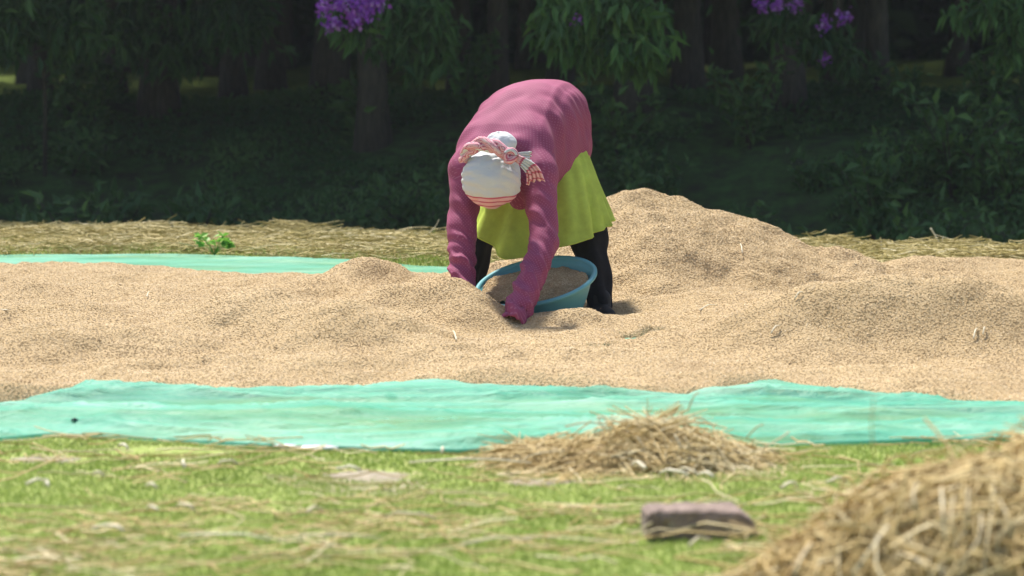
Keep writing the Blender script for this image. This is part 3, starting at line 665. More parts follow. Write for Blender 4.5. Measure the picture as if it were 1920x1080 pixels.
for W_, E_, r in ((WR_R, EL_R, .036), (WR_L, EL_L, .041)):               # hollow sleeve mouths
    x = unit(W_ - E_); e = W_ + x * .042; sl, (X, Y, Z) = S.win(W_ - .16, W_ + .16); Q_ = np.stack([X - W_[0], Y - W_[1], Z - W_[2]], -1); ax_ = Q_ @ x
    rad = np.linalg.norm(Q_ - ax_[..., None] * x, axis=-1); th_ = np.arctan2(Q_ @ np.cross(x, [0, 1, .1]), Q_[..., 0])
    S.F[sl] = np.maximum(S.F[sl], np.maximum(np.where(rad < .12, ax_ - .084 - .006 * np.sin(th_ * 3), -1), -1)); S.F[sl] = np.maximum(S.F[sl], np.where(ax_ > -.03, r - rad, -1) * np.where(rad < .12, 1, 1))
V, F = S.mesh()
def cloth_uv(V):
    segs = [(SH_R, EL_R, .07), (EL_R, WR_R, .06), (SH_L, EL_L, .07), (EL_L, WR_L, .06)]; best = np.full(len(V), 9.); uv = np.zeros((len(V), 3)); s0 = 0
    Q = V - PEL; t = Q @ f_; a = Q @ l_; b = Q @ u_; dT = np.hypot(a, b) - .19 - 9 * np.clip(t - .5, 0, 1); dT = np.maximum(dT, -.02)
    uv[:, 0] = np.arctan2(b, a) * .2; uv[:, 1] = t; best = dT
    for q, (A_, B_, r) in enumerate(segs):
        ab = B_ - A_; L = np.linalg.norm(ab); x = ab / L; e1 = unit(np.cross(x, [.3, -.9, .2])); e2 = np.cross(x, e1); W_ = V - A_; s = np.clip(W_ @ x, 0, L); Qd = W_ - s[:, None] * x
        d = np.linalg.norm(Qd, axis=1) - r - .02; m = d < best; best = np.where(m, d, best)
        uv[m] = np.stack([np.arctan2(Qd @ e2, Qd @ e1) * r, W_ @ x + q, 0 * s], -1)[m]
    return uv
shirt = add_part('shirt', V, F, M['shirt'], cloth_uv(V))
# --- green tunic skirt
def tunic():
    NT, NS = 160, 46; th = np.linspace(0, 2 * math.pi, NT, endpoint=False); s = np.linspace(0, 1, NS); TH_, SS = np.meshgrid(th, s, indexing='ij')
    top = PEL + np.array([0, -.02, .03]); hemc = P(1012, 436, 9.28)
    lx = unit([l_[0], l_[1], 0]); ly = np.array([-lx[1], lx[0], 0]); ly = ly if ly[1] > 0 else -ly
    e = SS ** 1.25
    rx = .160 + (.312 - .160) * e; ry = .150 + (.235 - .150) * e
    c = top[None, None] * (1 - SS[..., None]) + hemc[None, None] * SS[..., None]
    c = c + np.array([.02, -.02, 0]) * np.sin(SS * math.pi)[..., None]
    ca, sa = np.cos(TH_), np.sin(TH_); n_ = 2.3; q = (np.abs(ca) ** n_ + np.abs(sa) ** n_) ** (-1 / n_)
    fold = SS ** 1.3 * (.018 * np.sin(TH_ * 8 + 1.2 + SS + 1.5 * np.sin(TH_ * 3)) + .010 * np.sin(TH_ * 17 + 2.2 * np.sin(TH_ * 2)) + .012 * fbm(TH_ * 3, SS * 2, s=111))
    P_ = c + ((rx * q + fold) * ca)[..., None] * lx + ((ry * q + fold) * sa)[..., None] * ly
    # hem dips to the front, rises behind and to her left
    P_[..., 2] += e * (-.075 * (-sa) * (sa < 0) + .06 * sa * (sa > 0) + .035 * np.clip(ca, 0, 1) + .16 * np.clip(-ca - .2, 0, 1))
    P_[..., 2] += -.035 * e * np.exp(-((TH_ - 4.35) / .5) ** 2)
    V = P_.reshape(-1, 3); F = grid_faces(NT, NS, True); o = add_part('tunic', V, F, M['tunic'])
    m = o.modifiers.new('cloth', 'SOLIDIFY'); m.thickness = .004
    hemp = P_[:, -1] + np.array([0, 0, .004]); hemp = np.vstack([hemp, hemp[:1]]); V, F = tube(hemp, .005, 6, False); link('hem', mesh_np('hem', V - PB, F, M['tunic']), o)
    hm2 = P_[:, -4]; hm2 = np.vstack([hm2, hm2[:1]])
tunic()
# --- black trousers and shoes
T = Field((-.45, 8.85, -.06), (.62, 9.8, .95), .007)
def tf(ph): return lambda s, th, X, Y, Z: .007 * np.sin(th * 5 + ph + s * 6) + .006 * np.sin(s * 30 + th * 2 + ph)
for H_, K_, A_, ph in ((HIP_L, KN_L, AN_L, .3), (HIP_R, KN_R, AN_R, 2.)):
    T.cone(H_, K_, .11, .078, .04, tf(ph)); T.cone(K_, A_ - np.array([0, 0, .02]), .078, .058, .03, tf(ph + 1))
V, F = T.mesh(); add_part('trousers', V, F, M['trouser'])
for A_, out in ((AN_L, .25), (AN_R, -.25)):
    Hs = Field(A_ - .25, A_ + .25, .006); fd = unit(np.array([out, -1, 0])); an = A_ - np.array([0, 0, .045])
    Hs.cone(an - fd * .05, an + fd * .12 - np.array([0, 0, .018]), .046, .040, .03); Hs.cone(A_, an, .052, .050, .03); Hs.clip(an - np.array([0, 0, .045]), np.array([0, 0, -1.]))
    V, F = Hs.mesh(); add_part('shoe', V, F, M['shoe'])
# --- head wrap
wrap = empty('head_wrap', (0, 0, 0)); wrap.parent = person
wa = unit(np.array([-.06, -.90, .40])); wl = unit(np.cross(wa, [0, 0, 1])); wl = wl if wl[0] > 0 else -wl; wu = np.cross(wl, wa); wu = wu if wu[2] > 0 else -wu
NT, NS = 120, 60; th = np.linspace(0, 2 * math.pi, NT, endpoint=False); ph = np.linspace(.001, R(128), NS); TH_, PH = np.meshgrid(th, ph, indexing='ij')
low = np.clip(-np.sin(TH_), 0, 1)
pxl, pyl = PH * np.cos(TH_), PH * np.sin(TH_)
fold = .0026 * np.sin(pyl * 17 + pxl * 5 + 1.6 * fbm(pxl * 1.3, pyl * 1.8, o=2, s=121)) * sstep(.15, .9, np.hypot(pxl, pyl - .2)) * (1 - .6 * low) + .007 * fbm(pxl * 1.5, pyl * 1.5, o=2, s=123) + .0034 * np.sin(np.arctan2(pyl - .75, pxl - .75) * 15 + 1.5 * fbm(pxl * 1.6, pyl * 1.6, o=2, s=125)) * np.exp(-(np.hypot(pxl - .75, pyl - .75) / 1.0) ** 2) * sstep(.08, .35, np.hypot(pxl - .75, pyl - .75)) - .006 * np.exp(-((pyl - .55 + .35 * pxl) / .09) ** 2) * sstep(-.2, .6, pxl)
tuck = .55 * sstep(R(95), R(128), PH)
rx, ry, rz = .124, .122, .118
dirv = np.cos(PH)[..., None] * wa * rz + np.sin(PH)[..., None] * (1 - tuck[..., None] * .25) * (np.cos(TH_)[..., None] * wl * rx + np.sin(TH_)[..., None] * wu * ry)
V = HEAD + dirv * (1 + fold[..., None] / .12)
kd = unit([0, .10, -1.0]); wd = ((V - HEAD) @ kd) / .12
st = np.clip(.60 + (wd - .50) * .80, 0, 1)
cap = link('wrapped_cloth', mesh_np('wrapped_cloth', V.reshape(-1, 3) - PB, grid_faces(NT, NS, True), M['wrap'], vec=np.stack([st, 0 * st, 0 * st], -1).reshape(-1, 3)), None); cap.parent = wrap
m = cap.modifiers.new('cloth', 'SOLIDIFY'); m.thickness = .005
# gathered bun of cloth behind the twist
NT2, NS2 = 48, 30; th = np.linspace(0, 2 * math.pi, NT2, endpoint=False); ph = np.linspace(.01, math.pi - .01, NS2); TH2, PH2 = np.meshgrid(th, ph, indexing='ij')
bc = P(938, 272, 8.80); rr = .060 * (1 + .07 * np.abs(np.sin(TH2 * 4 + PH2 * 2)) * np.sin(PH2) + .05 * fbm(TH2, PH2 * 2, s=127))
ax = unit([-.15, -.35, .9]); s1 = unit(np.cross(ax, [0, 1, 0])); s2 = np.cross(ax, s1)
V = bc + (rr * np.cos(PH2) * .95)[..., None] * ax + (rr * np.sin(PH2) * np.cos(TH2) * 1.1)[..., None] * s1 + (rr * np.sin(PH2) * np.sin(TH2))[..., None] * s2
o = link('gathered_cloth', mesh_np('gathered_cloth', V.reshape(-1, 3) - PB, grid_faces(NT2, NS2, True), M['wrap'], vec=np.zeros((NT2 * NS2, 3))), None); o.parent = wrap
# twisted band: cords wound round each other
def bez(pts, n):
    pts = np.asarray(pts, float); t = np.linspace(0, len(pts) - 1, n); i = np.clip(t.astype(int), 0, len(pts) - 2); f = (t - i)[:, None]
    g_ = lambda k: pts[np.clip(k, 0, len(pts) - 1)]
    p0, p1, p2, p3 = g_(i - 1), g_(i), g_(i + 1), g_(i + 2)
    return .5 * (2 * p1 + (p2 - p0) * f + (2 * p0 - 5 * p1 + 4 * p2 - p3) * f ** 2 + (3 * p1 - p0 - 3 * p2 + p3) * f ** 3)
core = bez([P(868, 300, 8.74), P(882, 279, 8.69), P(906, 270, 8.66), P(932, 277, 8.64), P(955, 292, 8.64)], 40)
Tn = np.gradient(core, axis=0); Tn /= np.linalg.norm(Tn, axis=1)[:, None]; A_ = np.cross(Tn, [0, -1, .3]); A_ /= np.linalg.norm(A_, axis=1)[:, None]; B_ = np.cross(Tn, A_)
for q in range(3):
    w_ = np.linspace(0, 7.5, 40) + q * 2.094; env = .5 + .5 * np.sin(np.linspace(.5, 2.4, 40))
    pth = core + (.016 * env * np.cos(w_))[:, None] * A_ + (.014 * env * np.sin(w_))[:, None] * B_
    V, F = tube(pth, .0175 * env * (1 + .06 * np.sin(np.linspace(0, 30, 40))), 12)
    cl = np.zeros((len(V), 3)); ang = np.repeat(np.arange(12) / 12, len(V) // 12); cl[:, 0] = .30 + (.62, .48, .55)[q] * np.abs(ang * 2 - 1) + .14 * fbm(V[:, 0] * 60, V[:, 2] * 60, s=129)
    o = link('twisted_band', mesh_np('twisted_band', V - PB, F, M['wrap'], vec=cl), None); o.parent = wrap
# knot
kc = P(957, 292, 8.62); V, F = tube(bez([kc + np.array(q) for q in ((-.02, 0, -.018), (.0, -.02, -.022), (.022, -.012, 0), (.008, -.012, .022), (-.016, -.008, .012), (-.012, -.012, -.014), (.012, -.018, -.012))], 40), .013, 10)
cl = np.zeros((len(V), 3)); cl[:, 0] = .55 + .35 * np.repeat(np.abs(np.arange(10) / 5 - 1), len(V) // 10)
o = link('knot', mesh_np('knot', V - PB, F, M['wrap'], vec=cl), None); o.parent = wrap
# pleated tails
for pts, w0, w1, off, sd_ in (([P(962, 294, 8.62), P(980, 303, 8.61), P(998, 318, 8.62), P(1004, 338, 8.64)], .020, .078, .62, 1), ([P(962, 292, 8.63), P(978, 290, 8.64), P(994, 290, 8.66)], .016, .05, 0., 2)):
    n = 30; c_ = bez(pts, n); Tn = np.gradient(c_, axis=0); Tn /= np.linalg.norm(Tn, axis=1)[:, None]; sd2 = np.cross(Tn, [0, -1, 0]); sd2 /= np.linalg.norm(sd2, axis=1)[:, None]
    k = 34; vv = np.linspace(-.5, .5, k); wd = np.linspace(w0, w1, n)
    pl = .009 * np.sin(vv[None] * 26 + sd_) * np.linspace(.6, 1.2, n)[:, None]
    V = c_[:, None] + (wd[:, None] * vv[None])[..., None] * sd2[:, None] + pl[..., None] * np.array([0, -1, .1]); V[-1] += (.008 * np.sin(vv * 21))[:, None] * Tn[-1]
    V[..., 2] -= (.012 * (vv * 2) ** 2)[None] * np.linspace(0, 1, n)[:, None]
    cl = np.zeros((n, k, 3)); cl[..., 0] = np.clip(off + .35 * np.abs(np.linspace(0, 1, n)[:, None] * 2.2 - 1 + .05 * np.sin(vv * 26)[None]) - .1, 0, .99)
    o = link('tail', mesh_np('tail', V.reshape(-1, 3) - PB, grid_faces(n, k), M['wrap'], vec=cl.reshape(-1, 3)), None); o.parent = wrap
    m = o.modifiers.new('cloth', 'SOLIDIFY'); m.thickness = .003

# ------------------------------------------------------------------ basin
def lathe(prof, n=72):
    prof = np.asarray(prof); th = np.linspace(0, 2 * math.pi, n, endpoint=False)
    V = np.stack([np.cos(th)[:, None] * prof[None, :, 0], np.sin(th)[:, None] * prof[None, :, 0], np.repeat(prof[None, :, 1], n, 0)], -1)
    return V.reshape(-1, 3), grid_faces(n, len(prof), True)
BR, BH = .262, .155
bas_o = empty('basin', (0, 0, 0)); nrm = unit(np.array([-.20, -.29, 1.0])); rimc = P(1004, 527, 8.86)
bas_o.location = rimc - nrm * BH; bas_o.rotation_mode = 'QUATERNION'; bas_o.rotation_quaternion = Vector(nrm).to_track_quat('Z', 'Y')
outer = [(.001, 0), (.15, 0), (.172, .004), (.188, .014), (.208, .05), (.226, .09), (.243, .13), (.252, .152)]
inner = [(.248, .152), (.239, .13), (.222, .09), (.204, .051), (.184, .018), (.168, .008), (.148, .005), (.001, .005)]
V, F = lathe(outer + inner); link('bowl', mesh_np('bowl', V, F, M['basin']), bas_o)
lip = [(.247, .150), (.249, .158), (.256, .162), (.265, .161), (.270, .155), (.269, .147), (.263, .144), (.262, .148), (.2565, .152), (.250, .149), (.247, .150)]
V, F = lathe(lip); link('rim', mesh_np('rim', V, F, M['basin']), bas_o)
tag(bas_o, 'round teal plastic basin of grain tilted between the legs of the stooping person', 'basin')
# grain heaped in the basin
n = 90; rr = np.linspace(0, 1, 40); th = np.linspace(0, 2 * math.pi, n, endpoint=False); TH_, RR = np.meshgrid(th, rr, indexing='ij')
Q = Vector(nrm).to_track_quat('Z', 'Y').to_matrix(); Qn = np.array(Q); gx, gy = RR * np.cos(TH_) * .226, RR * np.sin(TH_) * .226
gz = .118 + .018 * (1 - RR ** 2) + .010 * fbm(gx * 12, gy * 12, s=131) + .006 * fbm(gx * 40, gy * 40, s=133)
Vw = np.stack([gx, gy, gz], -1).reshape(-1, 3) @ Qn.T + np.array(bas_o.location)
toL = np.clip(-(Vw[:, 0] - rimc[0]) / .24, -1, 1); inr = (np.hypot(gx, gy) / .226).ravel()
Vw[:, :2] += (Vw[:, :2] - rimc[:2]) * (.07 * sstep(.2, .9, toL))[:, None]; Vw[:, 2] += (.038 * sstep(-.1, .8, toL) - .004 * sstep(.2, .9, -toL)) * 1
bg_ = link('basin_grain', mesh_np('basin_grain', Vw, grid_faces(n, 40, True), M['grain_bed'])); kernels(bg_, 24000, 3, 1.0)
tag(bg_, 'brown rice grain filling the teal basin', 'grain', kind='stuff')

# ------------------------------------------------------------------ lawn and straw
def blades(x, y, h, wdt, lean, rnd):
    N = len(x); z = ground_z(x, y); b = np.stack([x, y, z - .003], -1); az = rng.uniform(0, 6.28, N); sd_ = np.stack([np.cos(az), np.sin(az), 0 * az], -1)
    la = rng.uniform(0, 6.28, N); ld = np.stack([np.cos(la), np.sin(la), 0 * la], -1) * (h * lean)[:, None]
    up = np.array([0, 0, 1.0]); m = b + up * (h * .55)[:, None] + ld * .35; tip = b + up * (h * .95)[:, None] + ld
    w2 = (wdt * .5)[:, None] * sd_; V = np.stack([b - w2, b + w2, m - w2 * .8, m + w2 * .8, tip], 1).reshape(-1, 3); k = np.arange(N) * 5
    F = np.concatenate([np.stack([k, k + 1, k + 3], -1), np.stack([k, k + 3, k + 2], -1), np.stack([k + 2, k + 3, k + 4], -1)])
    return V, F, np.repeat(rnd, 5)
def lawn():
    n = 210000; y = 3.2 + 3.0 * rng.uniform(0, 1, n) ** .9; x = rng.uniform(-.36, .40, n) * y
    bare = fbm(x * 1.5 + 3, y * 3.2, s=141); sp = sum(gau(x, y, G(a, b)[0], G(a, b)[1], c * 1.05, d * 1.05) for a, b, c, d in SOIL); k = (y < near_y(x) - .01) & (sp < .42 + rng.normal(0, .1, n)) & (bare < 1.05 + rng.normal(0, .08, n)); x, y = x[k], y[k]; N = len(x)
    dry = .20 + .34 * fbm(x * 1.1, y * 3.5, s=143) + rng.normal(0, .16, N)
    V, F, A = blades(x, y, rng.uniform(.007, .020, N), rng.uniform(.0025, .005, N), rng.uniform(.2, 1.3, N), np.clip(dry, 0, 1))
    tag(link('lawn_grass', mesh_np('lawn_grass', V, F, M['grass'], attr=A, smooth=False)), 'short trodden green grass in front of the net', 'grass', kind='stuff')
    n = 26000; x = rng.uniform(-3.8, 3.8, n); y = rng.uniform(11.2, 14.2, n); e = edge_y(x); k = (y > far_y(x) + .02) & (y < e + .3); x, y = x[k], y[k]; N = len(x)
    V, F, A = blades(x, y, rng.uniform(.03, .09, N), rng.uniform(.004, .007, N), rng.uniform(.2, 1., N), np.clip(.35 + .3 * fbm(x * 1.2, y * 2, s=145) + rng.normal(0, .2, N), 0, 1))
    tag(link('verge_grass', mesh_np('verge_grass', V, F, M['grass'], attr=A, smooth=False)), 'yellowing grass along the far verge behind the net', 'grass', kind='stuff')
SOIL = [(695, 892, .13, .07), (90, 862, .12, .05), (1010, 902, .10, .04)]
M['soil'] = plain('bare_soil', (.30, .26, .20), .95, .1, .2, 30, .5)
for px, py, ax_, ay_ in SOIL:
    q = G(px, py, .0); th = np.linspace(0, 2 * math.pi, 40, endpoint=False); rr = np.linspace(0, 1, 8); TH_, RR = np.meshgrid(th, rr, indexing='ij')
    k = 1 + .28 * fbm(np.cos(TH_) * 2 + px, np.sin(TH_) * 2, s=171); xx, yy = q[0] + ax_ * RR * k * np.cos(TH_), q[1] + ay_ * RR * k * np.sin(TH_)
    tag(link('bare_soil', mesh_np('bare_soil', np.stack([xx, yy, ground_z(xx, yy) + .004 - .006 * RR ** 6], -1), grid_faces(40, 8, True), M['soil'])), kind='structure')
lawn()
def straw_litter():
    # lawn: wisps lying in drifts mostly across the view
    n = 2200; y = rng.uniform(3.6, 6.1, n); x = rng.uniform(-.33, .36, n) * y; dr = fbm(x * .8, y * 3.6, s=151)
    k = (dr > rng.normal(.05, .28, n)) & (y < near_y(x) - .03); x, y = x[k], y[k]; N = len(x)
    c = np.stack([x, y, ground_z(x, y) + rng.uniform(.016, .034, N)], -1); L = rng.uniform(.06, .30, N)
    az = rng.normal(0, .55, N) + np.pi * rng.integers(0, 2, N); pth = straw_paths(c, L, az, rng.normal(0, .05, N), rng.normal(0, .25, (N, 2)) * np.array([1, .2]))
    pth[..., 2] = np.maximum(pth[..., 2], .004)
    V, F, A = strands(pth, rng.uniform(.0012, .0026, N), np.clip(rng.normal(.55, .24, N), 0, 1))
    n2 = 230; y = rng.uniform(3.7, 5.95, n2); x = rng.uniform(-.33, .36, n2) * y; k = y < near_y(x) - .04; x, y = x[k], y[k]; n2 = len(x)
    c = np.stack([x, y, ground_z(x, y) + rng.uniform(.026, .04, n2)], -1); p2 = straw_paths(c, rng.uniform(.05, .28, n2), rng.normal(0, .8, n2), rng.normal(0, .06, n2), rng.normal(0, .3, (n2, 2)) * np.array([1, .25]))
    V2, F2, A2 = strands(p2, rng.uniform(.0014, .0028, n2), np.clip(rng.normal(.85, .15, n2), 0, 1)); F = np.vstack([F, F2 + len(V)]); V = np.vstack([V, V2]); A = np.concatenate([A, A2])
    tag(link('straw_litter', mesh_np('straw_litter', V, F, M['straw'], attr=A)), 'loose straw wisps strewn over the short grass', 'straw', kind='stuff')
    # far verge: matted straw
    n = 9000; x = rng.uniform(-3.8, 3.8, n); e = edge_y(x); f = far_y(x); y = f + .05 + (e + .1 - f) * rng.uniform(0, 1, n)
    c = np.stack([x, y, rng.uniform(.02, .075, n) + .05 * np.clip(fbm(x * 2, y * 2, s=153), 0, 1)], -1); L = rng.uniform(.12, .4, n)
    pth = straw_paths(c, L, rng.normal(0, .6, n), rng.normal(0, .10, n), rng.normal(0, .3, (n, 2)) * np.array([1, .5])); pth[..., 2] = np.maximum(pth[..., 2], .006)
    V, F, A = strands(pth, rng.uniform(.0016, .0034, n), np.clip(rng.normal(.5, .25, n), 0, 1))
    tag(link('verge_straw', mesh_np('verge_straw', V, F, M['straw_green'], attr=A)), 'matted yellow straw along the far verge behind the net', 'straw', kind='stuff')
straw_litter()
def straw_heap(cx, cy, rx, ry, h, n, rmin, rmax, label, seed, prof, picks, Lr=(.15, .42), core=.35, lift=0., curl=.5, droop=0.):
    g = np.random.default_rng(seed); root = empty('straw_heap', (cx, cy, 0)); base = np.array([cx, cy, 0])
    # packed core
    nu_, nv_ = 60, 60; U, Vv = np.meshgrid(np.linspace(-1, 1, nu_), np.linspace(-1, 1, nv_), indexing='ij'); Zc = prof(U, Vv) * h * .86 + .012 * fbm(U * 5, Vv * 5, s=seed) - .01
    link('packed_core', mesh_np('packed_core', np.stack([U * rx, Vv * ry, Zc], -1), grid_faces(nu_, nv_), M['straw'], attr=np.full(nu_ * nv_, core)), root)
    a = g.uniform(0, 6.28, n); r = np.sqrt(g.uniform(0, 1, n)); u_2, v_2 = r * np.cos(a), r * np.sin(a); z = prof(u_2, v_2) * h * g.uniform(.72, 1.08, n) + .006
    eps = .03; gxs = (prof(u_2 + eps, v_2) - prof(u_2 - eps, v_2)) * h / (2 * eps * rx)
    az = np.where(g.uniform(0, 1, n) < .6, g.normal(0, .6, n), g.uniform(-3.14, 3.14, n)); gys = (prof(u_2, v_2 + eps) - prof(u_2, v_2 - eps)) * h / (2 * eps * ry); el = np.arctan(gxs * np.cos(az) + gys * np.sin(az)) + g.normal(0, .11, n)
    L = g.uniform(*Lr, n); pth = straw_paths(np.stack([u_2 * rx, v_2 * ry, z], -1), L, az, el, np.stack([g.normal(0, curl, n), np.abs(g.normal(0, curl, n)) * .7 - droop], -1), 6)
    pth[..., 2] = np.maximum(pth[..., 2], .006); tone = np.clip(.42 + lift + .30 * fbm(u_2 * 2, v_2 * 2, s=seed + 3) + g.normal(0, .2, n), 0, 1)
    V, F, A = strands(pth, g.uniform(rmin, rmax, n), tone)
    o = link('loose_straw', mesh_np('loose_straw', V, F, M['straw'], attr=A), root); o['kind'] = 'stuff'
    for pts, rad, t in picks:
        p = bez(np.array(pts), 12); V, F = tube(p - base, np.linspace(rad, rad * .75, 12), 6); link('stalk', mesh_np('stalk', V, F, M['stalk'], attr=np.full(len(V), t)), root)
    return tag(root, label, 'straw heap')
dome = lambda u, v: np.clip(1 - (np.clip(np.sqrt(np.where(u > .25, (u - .25) / .75, (u - .25) / 1.25) ** 2 + .012) - .1095, 0, 9) ** 1.2 + np.abs(v) ** 2), 0, 1) ** .9 * (1 + .20 * np.sin(u * 6 + 1) + .1 * np.sin(u * 13))
c1 = G(1200, 868, 0.0); D1 = c1[1]
pk = []
for (a, b, c, d, e, f2) in [(1480, 810, 1440, 835, 1405, 850), (1120, 780, 1130, 800, 1150, 815), (1165, 845, 1185, 880, 1190, 895), (1225, 830, 1240, 850, 1225, 880), (1265, 815, 1275, 838, 1262, 865), (1195, 820, 1210, 845, 1205, 870), (1285, 820, 1290, 840, 1280, 860), (1340, 800, 1300, 780, 1240, 790), (1060, 800, 1100, 792, 1150, 800), (980, 862, 1010, 850, 1060, 845), (1290, 770, 1300, 745, 1310, 735), (1400, 820, 1420, 800, 1432, 796)]:
    q = D1 - .12 - .0006 * (c - 1200 if c > 1200 else 0); pk.append(([P(a, b, q), P(c, d, q - .02), P(e, f2, q - .01)], .0022, random.random()))
straw_heap(c1[0] - .01, D1, .345, .20, .072, 1250, .0011, .0024, 'small straw heap lying against the near edge of the green net', 31, dome, pk, core=.3, lift=.2)
# big blurred heap close by
c2 = np.array([1.17, 4.02, 0]); slope = lambda u, v: np.clip(1 - (np.clip(np.abs(u), 0, 2) ** 1.25 + np.abs(v) ** 2.2), 0, 1) ** .85 * (1 + .08 * np.sin(u * 7))
pk = []
for (a, b, c, d, e, f2) in [(1720, 905, 1712, 930, 1722, 965), (1765, 915, 1768, 960, 1772, 1010), (1790, 930, 1782, 975, 1795, 1010), (1815, 915, 1815, 950, 1812, 985), (1840, 965, 1835, 1010, 1800, 1060), (1665, 985, 1640, 1020, 1600, 1075), (1520, 1020, 1500, 1050, 1490, 1080), (1680, 1035, 1720, 1050, 1750, 1075), (1770, 1050, 1765, 1070, 1775, 1090), (1870, 930, 1890, 970, 1900, 1010), (1790, 850, 1810, 835, 1840, 818), (1640, 860, 1634, 800, 1638, 745), (1900, 860, 1880, 850, 1850, 855)]:
    q = 3.78; pk.append(([P(a, b, q + .04), P(c, d, q - .03), P(e, f2, q - .05)], .0028 if b < 1040 and a != 1640 else .0016, random.uniform(0, .6)))
straw_heap(c2[0], c2[1], .70, .44, .325, 3900, .0015, .0034, 'big tangled straw heap standing on the grass nearer than the brick', 33, slope, pk, (.14, .46), core=0., lift=-.02, curl=.95, droop=.15)  # core coloured darkest, painting the shade in the gaps between strands

# single pale stalks and chips lying on the grass
for a, b, ln, az in [(232, 842, .045, -.7), (70, 905, .075, .9), (88, 912, .03, -1.1), (283, 914, .04, -.8), (344, 874, .045, -1.3), (427, 872, .05, .3), (183, 894, .03, -.3), (830, 848, .035, 1.4), (655, 882, .07, -.4), (345, 955, .06, -.7), (285, 958, .05, -.9), (590, 960, .06, .9), (205, 995, .08, -.5), (770, 972, .12, -.2), (930, 1018, .16, .35), (1290, 888, .09, -.9), (1265, 890, .08, -.6), (1325, 895, .06, -1.0), (1200, 875, .08, -1.2), (1480, 915, .07, .8), (1570, 905, .06, .4), (1310, 1020, .10, 1.0), (880, 868, .32, -.05), (420, 1010, .2, -.1), (620, 1012, .22, -.08)]:
    q = G(a, b, .034); s = np.linspace(-.5, .5, 5)[:, None]; p = np.array([math.cos(az), math.sin(az) * .8, 0]) * ln * s + np.array([0, 0, .012]) * np.cos(s * 3) + rng.normal(0, .002, (5, 3))
    o = link('straw_stalk', mesh_np('straw_stalk', *tube(p, .0042 if ln < .09 else .0028, 6), M['stalk'], attr=np.full(6 * 7, rng.uniform(.4, 1))), None, tuple(q))
    tag(o, 'pale dry stalk piece lying in the short grass', 'straw stalk', 'pale stalk pieces in the grass')
# stalks lying on the grain
for a, b, c, d in [(15, 585, 40, 556), (848, 625, 855, 645), (1388, 460, 1392, 478), (1312, 585, 1340, 572), (1490, 565, 1505, 552), (1445, 630, 1462, 615), (1825, 640, 1832, 620), (1843, 632, 1847, 618), (275, 560, 283, 552)]:
    ends = []
    for px, py in ((a, b), (c, d)):
        rr_ = ray(px, py); tt_ = np.linspace(6.3, 12, 900); pp = np.array([0, 0, CAM_H]) + rr_[None] * (tt_ / rr_[1])[:, None]
        zz = np.maximum(spread_z(pp[:, 0], pp[:, 1]), heap_z(pp[:, 0], pp[:, 1])); hit = np.argmax(pp[:, 2] < zz + .004); ends.append(pp[hit] + np.array([0, 0, .008]))
    ends[1][1] = ends[0][1] + np.clip(ends[1][1] - ends[0][1], -.25, .25)
    m0 = (ends[0] + ends[1]) / 2; p = np.array([ends[0], m0 + np.array([0, 0, .012]), ends[1]]) - m0
    o = link('straw_stalk', mesh_np('straw_stalk', *tube(bez(p, 7), .0028, 6), M['stalk'], attr=np.full(6 * 9, .8)), None, tuple(m0))
    tag(o, 'pale stalk lying loose on the golden grain', 'straw stalk', 'stalks on the grain')
# upright stalks on the verge skyline
for pts, D, rad, lab in [(([(735, 452), (785, 447), (812, 430), (823, 412)]), 13.2, .0035, 'long thin stalk curving up from the verge behind the bent person'), (([(1745, 428), (1757, 448), (1768, 470)]), 12.5, .006, 'thick pale stalk leaning upright out of the verge straw'), (([(1768, 445), (1766, 458), (1769, 470)]), 12.45, .004, 'short stalk crossing the thick leaning one on the verge'), (([(1652, 452), (1654, 470)]), 12.5, .003, 'single short stalk upright at the foot of the grain heap')]:
    p = np.array([P(a, b, D) for a, b in pts]); o = link('straw_stalk', None) if False else None
    b0 = p[0].copy() if p[0][2] < p[-1][2] else p[-1].copy(); V, F = tube(bez(p - b0, 14), np.linspace(rad, rad * .6, 14), 6)
    o = link('straw_stalk', mesh_np('straw_stalk', V, F, M['stalk'], attr=np.full(len(V), .75)), None, tuple(b0)); tag(o, lab, 'straw stalk')
# green weed on the verge
q = G(402, 478, .03); weed = empty('weed', tuple(q)); g = np.random.default_rng(77); st, pts, dd = [], [], []
for k in range(9):
    a = g.uniform(0, 6.28); e = np.array([math.cos(a) * .085, math.sin(a) * .05, g.uniform(.05, .12)]); st.append(tube([np.zeros(3), e * .5 + [0, 0, .015], e], [.003, .0025, .002], 5))
    for r in range(6): pts.append(e * g.uniform(.7, 1)); dd.append([math.cos(a + g.normal(0, .9)), math.sin(a + g.normal(0, .9)), g.uniform(-.1, .7)])
V, F = join(st); link('stem', mesh_np('stem', V, F, M['weed'], attr=np.full(len(V), .2)), weed)
for p, d in zip(pts, dd):
    V, F = leaves(np.array([p]), np.array([d], float), np.array([g.uniform(.04, .065)]), np.array([.042]), .15); link('leaf', mesh_np('leaf', V, F, M['weed'], attr=np.full(4, g.uniform(0, 1)), smooth=False), weed)
tag(weed, 'small bright green broad leaved weed growing in the verge straw', 'weed')

